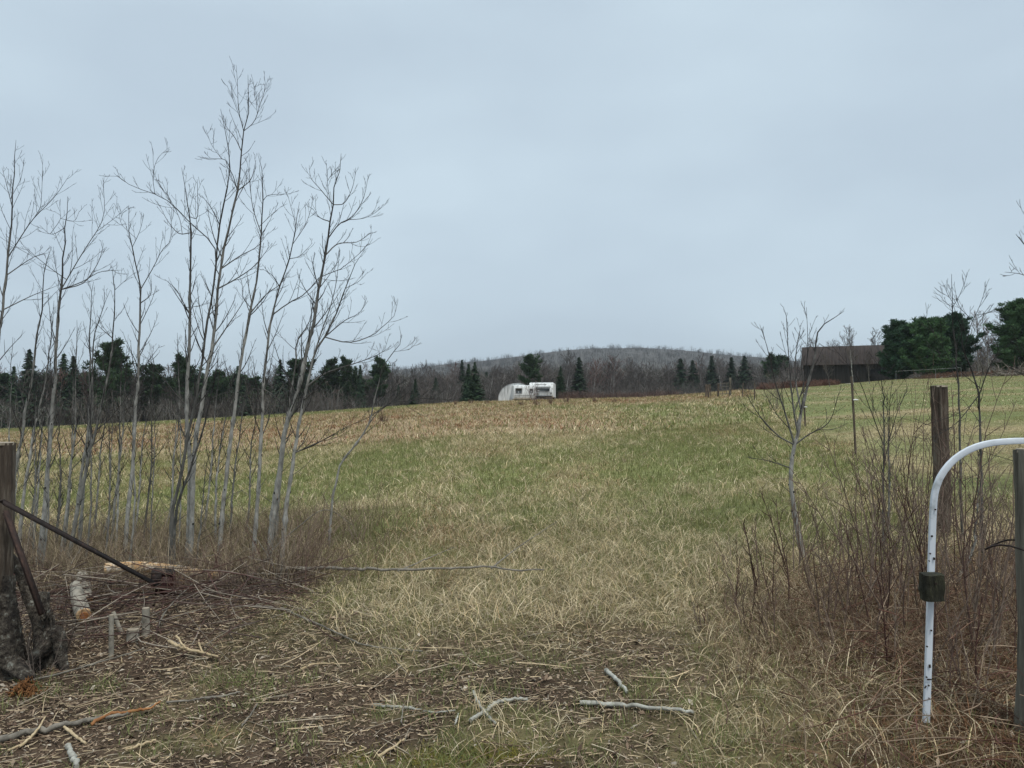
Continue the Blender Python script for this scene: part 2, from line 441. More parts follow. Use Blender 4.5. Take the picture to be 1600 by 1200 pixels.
def spruce_mesh(seed, H=10, Rb=1.9, col=(0.032, 0.055, 0.029), dens=1.0, gap=0.0):
    R = np.random.default_rng(seed); tr = MB(); cr = MB()
    tr.tube([(0, 0, -.4), (0, 0, H * .5), (0, 0, H * .99)], [0.13, 0.08, 0.015], 6, (0.08, 0.06, 0.05))
    z = 0.35; C = []; A = []; B = []; cols = []
    while z < H:
        f = z / H
        Rz = Rb * (1 - f) ** 0.85 + 0.08
        nb = int((5 + 6 * (1 - f)) * dens)
        a0 = R.random() * 6.28
        for k in range(nb):
            if R.random() < gap: continue
            az = a0 + k * 6.283 / nb + R.normal() * .15
            L = Rz * R.uniform(.7, 1.18)
            nn = max(3, int(L / 0.13 * dens))
            s = (np.arange(nn) + .5) / nn
            d = np.array([math.cos(az), math.sin(az), 0]); side = np.array([-d[1], d[0], 0])
            droop = -0.35 * s + 0.12 * s ** 2 + (0.25 * (f > .75))
            cen = d * (s * L)[:, None]; cen[:, 2] = z + L * droop
            w = 0.42 * (1 - s * .5) * (.35 + .65 * (1 - f)) * (0.6 + .5 * R.random())
            cen = cen + R.normal(size=(nn, 3)) * 0.05
            tilt = R.normal(size=(nn, 3)) * .35
            C.append(cen); a = side[None] * w[:, None] + tilt * w[:, None] * .5; A.append(a)
            bb = d[None] * 0.12 + np.array([0, 0, -.06]) + tilt * .05; B.append(bb)
            tone = (0.7 + 0.7 * R.random()) * (0.85 + .3 * R.random(nn))
            cols.append(np.repeat(np.array(col)[None] * tone[:, None], 4, 0))
        z += 0.24 / max(dens, .6) * (0.8 + .5 * (1 - f))
    V, Fq = quads(np.vstack(C), np.vstack(A), np.vstack(B)); cr.add(V, Fq, np.vstack(cols))
    return tr, cr
def pine_mesh(seed, H=8, R0=3.0, low=0.12, col=(0.044, 0.076, 0.034), limbs=34, clump=9, nd=30, round_=0.5, nl=0.2, jv=.25):
    R = np.random.default_rng(seed); r = random.Random(seed); tr = MB(); cr = MB()
    ax = sweep((0, 0, -.4), (0, 0, 1), H * .97, 8, 0.1, 0.03, r)
    tr.tube(ax, np.linspace(.17, .03, 9), 7, (0.09, 0.07, 0.055))
    C = []; A = []; B = []; cols = []
    for i in range(limbs):
        f = low + (1 - low) * (i + r.random() * .6) / limbs
        p, tt, k, w = along(ax, min(f, .99))
        g = (f - low) / (1 - low)
        L = R0 * (math.sin(math.pi * min(1, (g * (1 - round_ * .4) + round_ * .35))) ** .8 * .9 + .12) * r.uniform(.95 - jv, .95 + jv)
        lb = sweep(p, side_dir(np.array([0, 0, 1.0]), i * GA, r.uniform(1.0, 1.45) - g * .5), L, 5, 0.5, .07, r)
        tr.tube(lb, np.linspace(.05, .012, 6), 4, (0.09, 0.07, 0.055))
        for q in range(clump):
            s = .3 + .7 * (q + r.random()) / clump
            c, _, _, _ = along(lb, min(s, .999))
            c = c + R.normal(size=3) * np.array([.28, .28, .14]) * L * .22
            n = nd; v = rvec(R, n); v[:, 2] = np.abs(v[:, 2]) * .8 + .1
            ln = nl * R.uniform(.7, 1.3, n)
            wd = rvec(R, n); wd = wd - v * (wd * v).sum(1)[:, None]; wd /= np.linalg.norm(wd, axis=1)[:, None]
            C.append(c + v * ln[:, None] * .8 + R.normal(size=(n, 3)) * .06); A.append(wd * nl * .10); B.append(v * ln[:, None] * .6)
            tone = r.uniform(.6, 1.45)
            cols.append(np.repeat(np.array(col)[None] * tone * (0.8 + .4 * R.random(n))[:, None], 4, 0))
    V, Fq = quads(np.vstack(C), np.vstack(A), np.vstack(B)); cr.add(V, Fq, np.vstack(cols))
    return tr, cr

protos = {}
def proto(key, builder, crownmat, *a, **k):
    tr, cr = builder(*a, **k)
    t_ = tr.build('trunk', M['tree_bark'], link=False); c_ = cr.build('crown', crownmat, link=False, smooth=False)
    protos[key] = (t_.data, c_.data)
def place(key, name, loc, label, cat, group=None, s=1.0, rz=0.0, sz=None):
    e_ = empty(name, loc, label, cat, group, rz); e_.scale = (s, s, s * (sz or 1))
    for nm, me in zip(('trunk', 'crown'), protos[key]):
        o = bpy.data.objects.new(nm, me); o.parent = e_; COL.objects.link(o)
    return e_
for i in range(7): proto(('bare', i), bare_tree_mesh, M['tree_bark'], 100 + i, H=10, spread=[.3, .36, .26, .4, .3, .34, .28][i], low=[.3, .2, .42, .15, .3, .2, .35][i],
                         c_tr=[GREYB, GREYB * .7, np.array([.42, .40, .37]), GREYB * .8, GREYB * .6, np.array([.38, .36, .33]), GREYB * .5][i], c_tw=[TW, TW * 1.3, TW, TW * 1.5, TW * .9, TW * np.array([1.5, 1.0, .95]), TW][i])
for i in range(3): proto(('spruce', i), spruce_mesh, M['needles'], 200 + i, H=10, Rb=[2.2, 2.9, 1.7][i], gap=[0, .06, .1][i], dens=1.25)
for i in range(3): proto(('pine', i), pine_mesh, M['needles'], 300 + i, H=10, R0=[2.9, 3.3, 2.5][i], low=[.25, .15, .35][i], limbs=[24, 28, 22][i], clump=9, nd=30, nl=.45, round_=[.2, .5, .1][i], jv=.45)

# hand-placed conifers: (kind, px, top py, depth, width scale, label)
def tree_at(key, name, px, pytop, Y, label, cat, group=None, H0=10.0, wide=1.0):
    p = P(px, pytop, Y); z0 = T(p[0], Y); h = p[2] - z0
    e_ = place(key, name, (p[0], Y, z0), label, cat, group, 1, random.random() * 6.28)
    s = h / H0; e_.scale = (s * wide, s * wide, s); return e_
CON = [
 ('spruce', 0, 22, 572, 112, 1.0, 'small dark spruce at the far left end of the woods behind the saplings'),
 ('spruce', 1, 46, 546, 114, 1.0, 'pointed dark spruce, tallest conifer near the far left end of the woods'),
 ('spruce', 0, 100, 552, 116, 1.1, 'dark spruce behind the thick pale sapling, left one of a close pair'),
 ('spruce', 2, 115, 556, 114, 1.3, 'dark spruce behind the saplings, right one of a close pair'),
 ('pine', 1, 176, 534, 112, 0.9, 'big round-topped dark pine standing above the left woods'),
 ('pine', 0, 240, 570, 116, 1.0, 'low olive green pine in the left woods, right of the round-topped pine'),
 ('pine', 1, 292, 556, 118, 0.9, 'broad dark green pine in the left woods behind the tallest saplings'),
 ('pine', 2, 340, 580, 116, 1.1, 'low yellow-green pine right of the broad pine in the left woods'),
 ('spruce', 1, 372, 572, 118, 1.2, 'dark pointed spruce just above the left woods behind leaning saplings'),
 ('spruce', 1, 438, 562, 120, 1.0, 'dark rounded spruce left of centre in the woods'),
 ('pine', 0, 466, 562, 122, 1.1, 'open-crowned dark pine next to the rounded spruce'),
 ('pine', 2, 520, 562, 126, 1.0, 'tall open pine, left of three close together in the woods'),
 ('pine', 1, 545, 559, 126, 0.8, 'bushy pine, middle of three close together in the woods'),
 ('pine', 2, 592, 560, 128, 1.0, 'open tufted pine where the left woods meet the hill'),
 ('spruce', 2, 563, 570, 124, 1.0, 'small spruce between the bushy pine and the tufted pine'),
 ('spruce', 0, 649, 592, 130, 1.2, 'narrow dark spruce low in the woods left of the twin spruces'),
 ('spruce', 1, 681, 590, 135, 1.0, 'slender spruce left of the twin spruces'),
 ('spruce', 0, 732, 568, 100, 1.15, 'left one of the twin dark spruces beside the white dome'),
 ('spruce', 1, 742, 566, 101, 1.1, 'right one of the twin dark spruces beside the white dome'),
 ('spruce', 2, 722, 562, 150, 1.0, 'thin spruce tip standing behind the twin spruces'),
 ('pine', 0, 828, 555, 135, 0.85, 'lone windblown pine above the white trailer'),
 ('spruce', 1, 876, 572, 92, .95, 'dark bushy spruce right beside the white travel trailer'),
 ('spruce', 2, 905, 558, 140, 1.5, 'tall narrow spruce rising behind and right of the trailer'),
 ('spruce', 0, 958, 588, 190, 1.2, 'small dark spruce in the woods right of the narrow tall one'),
 ('spruce', 2, 1063, 560, 170, 1.6, 'dark spruce in the woods left of the white birches'),
 ('spruce', 1, 1082, 563, 175, 1.2, 'dark spruce just right of the first spruce by the birches'),
 ('spruce', 0, 1112, 556, 170, 1.2, 'tallest spruce left of the white birches behind the field'),
 ('spruce', 2, 1143, 558, 168, 1.5, 'dark spruce over the fence gate, left of a similar one'),
 ('spruce', 1, 1163, 556, 168, 1.2, 'dark spruce over the fence gate, right of a similar one'),
 ('pine', 2, 1205, 555, 160, 0.9, 'open pine left of the brown barn, nearer the fence'),
 ('pine', 0, 1221, 556, 165, 0.9, 'small dark pine close to the left wall of the brown barn'),
]
for k, v, px, py, Y, w, lab in CON:
    tree_at((k, v), {'spruce': 'spruce_tree', 'pine': 'pine_tree'}[k], px, py, Y, lab, {'spruce': 'spruce', 'pine': 'pine tree'}[k], 'conifers at the edge of the far woods', 10, w)
# tops of the wood along the photograph
TX = np.array([-500, 0, 60, 120, 200, 300, 380, 450, 520, 600, 700, 760, 830, 900, 1000, 1060, 1150, 1250, 1400, 1520, 1700, 2100])
TY = np.array([560, 580, 573, 572, 574, 576, 580, 577, 576, 576, 575, 570, 565, 562, 565, 566, 562, 560, 555, 540, 540, 540])
labs = ['leafless grey-brown tree in the woods behind the left sapling grove', 'leafless tree in the woods behind the trailer and dome', 'leafless tree in the woods between trailer and barn', 'leafless tree behind the barn and the big pines']
R = random.Random(5); k = 0
for row, (y0, n) in enumerate(((0, 115), (14, 80), (32, 50))):
    for i in range(n):
        px = -260 + (2120) * (i + R.random()) / n
        Yb = np.interp(px, [-400, 300, 600, 900, 1150, 1300, 2200], [112, 118, 132, 165, 180, 115, 105]) + y0 + R.uniform(-4, 7)
        top = np.interp(px, TX, TY) + R.gauss(0, 6) + 5
        q = 0 if px < 620 else 1 if px < 960 else 2 if px < 1260 else 3
        v = R.randrange(7)
        if 1085 < px < 1140 and row == 0: v = 2
        kind = {2: 'pale-trunked leafless birch', 5: 'pale-trunked leafless birch', 1: 'broad leafless tree', 3: 'broad leafless tree'}.get(v, 'dark narrow leafless tree')
        lab = labs[q].replace('leafless grey-brown tree' if q == 0 else 'leafless tree', kind)
        tree_at(('bare', v), 'bare_tree', px, min(top, 606), Yb, lab, 'tree', 'like ones: ' + lab, 10, R.uniform(.8, 1.3))
# more green inside the left wood
for i in range(74):
    px = -200 + 830 * (i + R.random()) / 74
    tree_at((('spruce', 'spruce', 'pine')[i % 3], R.randrange(3)), 'conifer', px, 583 + abs(R.gauss(0, 11)) + (6 if px > 420 else 0), np.interp(px, [-200, 350, 630], [113, 120, 138]) + R.uniform(0, 14), 'dark green conifer filling the left woods between the bare trees', 'conifer', 'conifers within the left woods', 10, R.uniform(1.1, 1.7))
for i in range(38):
    px = 600 + 640 * ((i + R.random()) / 38) ** .75
    tree_at(('spruce', R.randrange(3)), 'conifer', px, 596 + R.gauss(0, 8), np.interp(px, [600, 900, 1240], [140, 185, 190]), 'small dark spruce among the bare trees below the hill', 'spruce', 'small spruces below the hill', 10, R.uniform(1.1, 1.8))

# brush: undergrowth along the forest edge and wood on the hill, each one mass
def brush_mass(pos, heights, seed, cols, nst=9, w=0.02, name='undergrowth', sub=4):
    mb = MB(); r = random.Random(seed); VV = []; FF = []; CC = []; n = 0
    R2 = np.random.default_rng(seed)
    for (x, y, z), h in zip(pos, heights):
        c = np.array(cols[r.randrange(len(cols))]) * r.uniform(.7, 1.3)
        m_ = nst
        az = R2.random(m_) * 6.28; sp = R2.random(m_) * .45
        base = np.stack([x + np.cos(az) * .25 * h * R2.random(m_), y + np.sin(az) * .25 * h * R2.random(m_), np.full(m_, z - .2)], -1)
        tip = base + np.stack([np.cos(az) * sp * h, np.sin(az) * sp * h, h * R2.uniform(.6, 1.05, m_)], -1)
        segs = [(base, tip, w)]
        for q in range(sub):
            f = R2.uniform(.25, .95, m_)[:, None]; st = base * (1 - f) + tip * f
            en = st + np.stack([R2.normal(size=m_) * .16 * h, R2.normal(size=m_) * .16 * h, R2.uniform(.05, .3, m_) * h], -1)
            segs.append((st, en, w * .6))
        for a, bq, ww in segs:
            d = bq - a; s_ = np.cross(d, R2.normal(size=(m_, 3))); s_ /= np.linalg.norm(s_, axis=1)[:, None]
            V = np.stack([a - s_ * ww, a + s_ * ww, bq + s_ * ww * .4, bq - s_ * ww * .4], 1).reshape(-1, 3)
            VV.append(V); FF.append(np.arange(len(V)).reshape(-1, 4) + n); n += len(V); CC.append(np.broadcast_to(c, (len(V), 3)))
    return np.vstack(VV), np.vstack(FF), np.vstack(CC)
pos = []; hs = []
for i in range(1900):
    px = -420 + 2300 * R.random()
    Y = np.interp(px, [-400, 300, 600, 900, 1150, 1300, 2200], [104, 109, 122, 140, 150, 100, 92]) + R.uniform(-3, 45) ** 1.0 * .8
    x = (px - 800) / F * Y
    pos.append((x, Y, T(x, Y))); hs.append(R.uniform(2.2, 5.0) + 0.04 * (Y - 100))
V, Fq, C = brush_mass(pos, hs, 3, [(0.10, 0.086, 0.076), (0.07, 0.060, 0.052), (0.12, 0.10, 0.085), (0.15, 0.14, 0.125)], 12, 0.035)
tag(mesh('undergrowth', V, [Fq], M['tree_bark'], cols=C, smooth=False), 'dense grey-brown leafless undergrowth filling the foot of the far woods', 'undergrowth', kind='stuff')
pos = []; hs = []
for i in range(5200):
    v = R.random() ** .8; q = R.uniform(150, 1650)
    Yd = 560 + (HD - 560) * v
    X = (q - 800) / F * HD * (0.5 + 0.5 * v); ztop = 1.6 + (640 - np.interp(q, HX, HY)) / F * HD
    pos.append((X, Yd, ztop * (v ** .85) - 6 * (1 - v) - 2)); hs.append(R.uniform(6, 12))
V, Fq, C = brush_mass(pos, hs, 8, [(0.10, 0.085, 0.075), (0.085, 0.07, 0.062), (0.075, 0.072, 0.055), (0.12, 0.105, 0.09)], 7, 0.16, sub=3)
C = (C * .5 + C.mean(0) * .5) * .55 * np.array([1.06, 1.0, .92])
tag(mesh('far_wood', V, [Fq], M['tree_bark'], cols=C, smooth=False), 'grey-brown leafless forest covering the distant hill', 'forest', kind='stuff')

pos = []; hs = []
for i in range(3000):
    px = -300 + 2050 * R.random() if i < 1500 else 560 + 760 * R.random()
    Y = np.interp(px, [-400, 300, 600, 900, 1150, 1300, 2200], [118, 122, 136, 168, 184, 125, 112]) + R.uniform(0, 60)
    x = (px - 800) / F * Y; z = T(x, Y); pt_ = P(px, np.interp(px, TX, TY) + 10 + abs(R.gauss(0, 9)), Y)[2]
    pos.append((x, Y, z)); hs.append(max(3.0, pt_ - z))
V, Fq, C = brush_mass(pos, hs, 31, [(0.095, 0.082, 0.070), (0.065, 0.056, 0.048), (0.12, 0.095, 0.083), (0.08, 0.076, 0.055), (0.10, 0.09, 0.08), (0.30, 0.28, 0.25)], 6, 0.05, sub=15)
tag(mesh('dense_wood', V, [Fq], M['tree_bark'], cols=C, smooth=False), 'dense leafless wood massed behind the front row of trees', 'wood', kind='stuff')

# big pines at the right, seen larger
proto('bigpine', pine_mesh, M['needles'], 401, H=6, R0=3.3, low=.05, limbs=70, clump=16, nd=40, round_=.9, nl=.25, col=(0.050, 0.098, 0.055))
proto('bigpine2', pine_mesh, M['needles'], 402, H=6, R0=3.0, low=.05, limbs=64, clump=15, nd=40, round_=.8, nl=.25, col=(0.062, 0.115, 0.048))
for key, px, py, Y, w, lab in [
    ('bigpine', 1408, 512, 78, .95, 'dense dark pine nearest the brown barn, left of three grown together'),
    ('bigpine2', 1446, 503, 76, .95, 'bright green bushy pine, middle of three grown together beside the barn'),
    ('bigpine', 1486, 502, 79, .85, 'dark pine, right of three grown together beside the barn'),
    ('bigpine2', 1592, 478, 74, 1.0, 'tall dark pine at the right edge of the field'),
    ('bigpine', 1650, 470, 78, 1.0, 'tall dark pine outside the right edge behind another'),]:
    tree_at(key, 'pine_tree', px, py, Y, lab, 'pine tree', 'big pines on the right', 5.9, w)
for px, py, v, lab in [(1332, 528, 2, 'thin curved pale tree standing in front of the barn'), (1545, 500, 5, 'leafless birch with a pale trunk between the big pines'), (1528, 492, 3, 'leafless tree just left of the pale birch'), (1563, 495, 0, 'leafless tree just right of the pale birch'),
                       (1270, 530, 1, 'leafless tree rising behind the left corner of the barn'), (1372, 518, 0, 'leafless tree between the barn roof and the first big pine'), (1325, 516, 3, 'round leafless tree showing above the barn roof'), (1358, 548, 6, 'small dark leafless tree before the right part of the barn'), (1296, 552, 4, 'small dark leafless tree before the left part of the barn'), (1288, 534, 1, 'leafless tree top above the left part of the barn roof')]:
    tree_at(('bare', v), 'bare_tree', px, py, 66 if v in (2, 4, 6) else 96 if px < 1400 else 84, lab, 'tree', None, 10, 1.0)
def smooth_poly(pts, n):
    pts = np.asarray(pts, float); d = np.concatenate([[0], np.cumsum(np.linalg.norm(np.diff(pts, axis=0), axis=1))])
    s = np.linspace(0, d[-1], n); m_ = len(pts)
    if m_ < 3: return np.stack([np.interp(s, d, pts[:, a]) for a in range(pts.shape[1])], -1)
    tan = np.zeros_like(pts)
    tan[1:-1] = (pts[2:] - pts[:-2]) / (d[2:] - d[:-2])[:, None]; tan[0] = (pts[1] - pts[0]) / (d[1] - d[0]); tan[-1] = (pts[-1] - pts[-2]) / (d[-1] - d[-2])
    i = np.clip(np.searchsorted(d, s) - 1, 0, m_ - 2); h = (d[i + 1] - d[i]); t = ((s - d[i]) / h)[:, None]; h = h[:, None]
    return (2 * t ** 3 - 3 * t ** 2 + 1) * pts[i] + (t ** 3 - 2 * t ** 2 + t) * h * tan[i] + (-2 * t ** 3 + 3 * t ** 2) * pts[i + 1] + (t ** 3 - t ** 2) * h * tan[i + 1]
# ------------------------------------------------------------------ barn
def mk(*a): return np.array(a, float)
def local(o, pts): return pts
BY = 92.0
pL = P(1262, 541, BY); pR = P(1400, 541, BY)
bx0, bx1 = pL[0], pR[0]; bz = T((bx0 + bx1) / 2, BY) - 0.3; ridge = pL[2] - bz; eave = P(1264, 571, BY)[2] - bz
bc = mk((bx0 + bx1) / 2, BY, bz); bw = bx1 - bx0
barn = empty('barn', bc, 'long low dark brown barn with a rusty brown roof behind the field', 'barn', rz=-0.40)
M['board'] = mat_noise('dark_barn_boards', [(0.3, (0.018, 0.016, 0.015)), (0.7, (0.048, 0.042, 0.039))], 2.2, stretch=(3.2, 3.2, .12), bump=.6, bscale=3)
M['barnroof'] = mat_noise('rusty_roofing', [(0.3, (0.030, 0.025, 0.023)), (0.7, (0.075, 0.058, 0.050))], 1.2, stretch=(3, .5, .5), bump=.5)
dp = 8.0
mb = MB()
hw = bw / 2
mb.add([(-hw, -dp / 2, 0), (hw, -dp / 2, 0), (hw, -dp / 2, eave), (-hw, -dp / 2, eave)], [[0, 1, 2, 3]])
mb.add([(hw, dp / 2, 0), (-hw, dp / 2, 0), (-hw, dp / 2, eave), (hw, dp / 2, eave)], [[0, 1, 2, 3]])
for s in (-1, 1):
    mb.add([(s * hw, -dp / 2, 0), (s * hw, dp / 2, 0), (s * hw, dp / 2, eave), (s * hw, -dp / 2, eave)], [[0, 1, 2, 3]])
    mb.add([(s * hw, -dp / 2, eave), (s * hw, dp / 2, eave), (s * hw, 0, ridge - .05)], [[0, 1, 2]])
for i in range(34):
    x = -hw + bw * (i + .5) / 34
    mb.box((x, -dp / 2 - .02, eave / 2), (.07, .03, eave))
mb.build('wall', M['board'], barn, smooth=False)
mb = MB()
for s in (-1, 1):
    n = unit(mk(0, s * (ridge - eave), dp / 2)); 
    a = mk(-hw - .3, 0, ridge); bq = mk(hw + .3, 0, ridge); c = mk(hw + .3, s * (dp / 2 + .35), eave - .12); d = mk(-hw - .3, s * (dp / 2 + .35), eave - .12)
    o_ = n * .06
    mb.add([a, bq, c, d, a + o_, bq + o_, c + o_, d + o_], [[0, 1, 2, 3], [4, 5, 6, 7], [0, 3, 7, 4], [1, 2, 6, 5], [2, 3, 7, 6]])
    for i in range(30):
        x = -hw - .2 + (bw + .4) * i / 29
        p0 = mk(x, 0, ridge) + o_; p1 = mk(x, s * (dp / 2 + .35), eave - .12) + o_
        mb.tube([p0, p1], .035, 4)
rf = mb.build('roof', M['barnroof'], barn, smooth=False)
mb = MB()

M['galv'] = mat_noise('pale_sheet_metal', [(.3, (.35, .35, .35)), (.7, (.6, .6, .6))], 3)
for x, w in ((-hw * .42, .8), (-hw * .22, .5), (hw * .0, .35)):
    mb = MB(); mb.box((x, 0, ridge + .07), (w, .3, .05)); mb.build('ridge_cap', M['galv'], rf)
M['dark'] = mat_noise('dark_interior', [(.3, (.008, .008, .008)), (.7, (.02, .018, .016))], 3)
mb = MB(); mb.box((hw * .52, -dp / 2 - .03, eave * .40), (2.2, .05, eave * .8)); mb.build('door', M['dark'], barn, smooth=False)
mb = MB(); mb.box((hw * .30, -dp / 2 - .035, eave * .55), (.5, .06, .45)); mb.build('window', M['dark'], barn, smooth=False)
# lumber beside the barn
M['plank'] = mat_noise('pale_plank', [(.3, (.35, .32, .27)), (.7, (.6, .56, .48))], 4, stretch=(1, 1, 1))
for px, py, L, az, el, lab in [(1478, 590, 1.15, .15, .12, 'pale plank lying on the russet bank left of the birch'), (1552, 587, .8, .9, .5, 'short pale board leaning on the brush pile right of the birch'),
                           (1326, 600, .5, 0, 0, 'small pale block on the ground at the foot of the barn')]:
    p = P(px, py, 70); p = onground(p[0], 70 if px < 1540 else 68, .06 + L * .25 * math.sin(el))
    mb = MB(); mb.box((0, 0, 0), (L, .16, .05), rot(0, -el, az)); o = mb.build('plank', M['plank'], origin=None, smooth=False); o.location = tuple(p)
    tag(o, lab, 'plank')
# brush pile at right edge
mb = MB()
c0 = onground(*P(1590, 590, 66)[:2])
r = random.Random(9)
for i in range(160):
    p = np.array([r.gauss(0, 1.7), r.gauss(0, .7), abs(r.gauss(0, .32))]); p[2] *= max(.2, 1 - abs(p[0]) / 4)
    mb.tube(sweep(p, (r.gauss(0, 1), r.gauss(0, .5), r.gauss(.1, .3)), r.uniform(.7, 2), 3, 0, .15, r), [.035, .03, .02, .012], 4, np.array([.20, .17, .14]) * r.uniform(.4, 1.3))
o = mb.build('brush_pile', M['twig']); o.location = tuple(c0)
tag(o, 'low heap of grey cut brush under the tall pine at right', 'brush pile', kind='stuff')

# ------------------------------------------------------------------ white dome, camper, travel trailer
M['white'] = mat_noise('dirty_white_paint', [(.30, (.15, .155, .14)), (.44, (.60, .61, .59)), (.60, (.80, .81, .79))], 2.8, detail=7, stretch=(1.6, 1.6, .5), rough=.6)
M['white2'] = mat_noise('mildewed_white_plastic', [(.30, (.16, .165, .15)), (.48, (.52, .53, .52)), (.64, (.76, .77, .76))], 1.4, detail=8, stretch=(3, 3, .4), rough=.6)
M['glass'] = mat_noise('dark_window_glass', [(.3, (.02, .025, .025)), (.7, (.06, .065, .065))], 1.5, rough=.15, spec=.6)
M['trim'] = mat_noise('grey_aluminium', [(.3, (.18, .18, .18)), (.7, (.34, .34, .33))], 3, rough=.5)
M['rubber'] = mat_noise('black_rubber', [(.3, (.01, .01, .01)), (.7, (.03, .03, .03))], 6)
DY = 79.0
pa = P(778, 628, DY); pb = P(836, 628, DY); top = P(800, 598.5, DY)
cx = (pa[0] + pb[0]) / 2; z0 = T(cx, DY) - .05; hw = (pb[0] - pa[0]) / 2; hh = top[2] - z0
dome = empty('tarp_dome', (cx, DY + 1.5, z0), 'white mildewed dome-shaped tarp shelter beside the travel trailer', 'shelter')
mb = MB(); N = 22; K = 9; V = []
for k_ in range(K):
    y = -1.5 + 4.0 * k_ / (K - 1); sg = 1 - .10 * (k_ / (K - 1))
    for i in range(N):
        a = math.pi * i / (N - 1)
        rib = 1 + .012 * (1 if k_ % 2 else -1)
        V.append((-hw * math.cos(a) * sg * rib, y, hh * (math.sin(a) ** .78) * sg * rib))
Fq = [[k_ * N + i, k_ * N + i + 1, (k_ + 1) * N + i + 1, (k_ + 1) * N + i] for k_ in range(K - 1) for i in range(N - 1)]
mb.add(V, Fq); mb.build('tarp_roof', M['white2'], dome)
for k_, y in ((0, -1.5), (K - 1, 2.5)):
    ring = np.array(V[k_ * N:(k_ + 1) * N]); mb = MB(); cen = np.array([[0, y, 0]])
    bulge = np.vstack([ring, cen]); mb.add(bulge, [[i, i + 1, N] for i in range(N - 1)])
    mb.build('end_panel', M['white2'], dome, smooth=False)
for i in range(5):
    ring = np.array(V[0:N]) * np.array([1.005, 1, 1.005]); ring[:, 1] = -1.52 + i * 1.0
    mb = MB(); mb.tube(ring * np.array([1 - .02 * i * .99, 1, 1 - .02 * i]), .025, 5); mb.build('hoop', M['trim'], dome)

def camper(name, pxc, pytop, Y, w, rz, label, body_h=None, L=4.2, nose=.35, low=False):
    p = P(pxc, pytop, Y); z0 = T(p[0], Y); h = p[2] - z0
    e_ = empty(name, (p[0], Y, z0), label, 'trailer', None, rz)
    zb = .38 if not low else .22
    # side profile (y,z), front towards -y, rounded shoulders and sloping nose
    H = h
    prof = [(-L / 2 + .12, zb), (-L / 2, zb + .18), (-L / 2 - .02, zb + (H - zb) * .42), (-L / 2 + .10 * nose * 3, zb + (H - zb) * .72), (-L / 2 + nose * .8, H - .16), (-L / 2 + nose * 1.4, H - .04), (-L / 2 + nose * 2.4, H),
            (L / 2 - .6, H), (L / 2 - .2, H - .1), (L / 2, H - .35), (L / 2, zb + .25), (L / 2 - .15, zb)]
    prof = np.array(prof); n = len(prof)
    secs = [(-w / 2, .93), (-w / 2 + .05, .985), (-w / 2 + .14, 1), (w / 2 - .14, 1), (w / 2 - .05, .985), (w / 2, .93)]
    V = []; c = np.array([0, (zb + H) / 2])
    for x, s in secs:
        for q in prof: 
            yy, zz = c + (q - c) * np.array([1 - (1 - s) * .5, s]); V.append((x, yy, zz))
    Fq = [[a * n + i, a * n + (i + 1) % n, (a + 1) * n + (i + 1) % n, (a + 1) * n + i] for a in range(len(secs) - 1) for i in range(n)]
    mb = MB(); mb.add(V, Fq); mb.add(V[:n], [list(range(n))]); mb.add(V[-n:], [list(range(n))])
    mb.build('body', M['white'], e_)
    fy = -L / 2
    def front_panel(nm, xc, z0_, z1_, ww, mat, off=.03, par=None, t=.03):
        def yz(z): return float(np.interp(z, prof[1:7, 1], prof[1:7, 0]))
        ya, yb = yz(z0_), yz(z1_); mb = MB()
        x0_, x1_ = xc - ww / 2, xc + ww / 2
        mb.add([(x0_, ya - off, z0_), (x1_, ya - off, z0_), (x1_, yb - off, z1_), (x0_, yb - off, z1_), (x0_, ya - off + t, z0_), (x1_, ya - off + t, z0_), (x1_, yb - off + t, z1_), (x0_, yb - off + t, z1_)],
               [[0, 1, 2, 3], [4, 5, 6, 7], [0, 1, 5, 4], [1, 2, 6, 5], [2, 3, 7, 6], [3, 0, 4, 7]])
        return mb.build(nm, mat, par or e_, smooth=False)
    Hb = H - zb
    return e_, front_panel, zb, Hb, H, L, w
e_, fp, zb, Hb, H, L, w = camper('travel_trailer', 848, 598.5, 80, 2.55, -.12, 'old white travel trailer seen from the front with a wide dark window', L=4.6, nose=.32)
f_ = fp('window', .05, zb + Hb * .38, zb + Hb * .60, 1.75, M['trim'], .035)
fp('pane', .05, zb + Hb * .41, zb + Hb * .58, 1.62, M['glass'], .055, f_)
fp('stripe', 0, zb + Hb * .285, zb + Hb * .315, 2.35, M['trim'], .025)
fp('visor', .05, zb + Hb * .68, zb + Hb * .71, 1.9, M['trim'], .10, t=.09)
fp('vent_panel', 0, zb + Hb * .84, zb + Hb * .87, 1.1, M['trim'], .03)
fp('bumper', 0, zb + .02, zb + .12, 2.3, M['rust'], .09, t=.08)
for x in (-1.0, 1.05): fp('marker_light', x, zb + Hb * .22, zb + Hb * .26, .12, M['rust'], .04)
for s in (-1, 1):
    mb = MB(); mb.tube([(s * 1.27, .6, .34), (s * 1.05, .6, .34)], [.34, .34], 16, cap=True); wh = mb.build('wheel', M['rubber'], e_)
    mb = MB(); mb.tube([(s * 1.29, .6, .34), (s * 1.24, .6, .34)], [.17, .17], 12, cap=True); mb.build('rim', M['trim'], wh)
mb = MB(); mb.tube([(-.5, -L / 2 + .1, .42), (0, -L / 2 - 1.0, .42)], .04, 5); mb.tube([(.5, -L / 2 + .1, .42), (0, -L / 2 - 1.0, .42)], .04, 5); mb.tube([(0, -L / 2 - .95, .5), (0, -L / 2 - .95, 0)], .03, 5); mb.build('hitch', M['rust'], e_)
e_, fp, zb, Hb, H, L, w = camper('small_camper', 817, 602.5, 79, 2.3, .1, 'low white camper with a dark framed window, between the dome and the trailer', L=3.2, nose=.1, low=True)
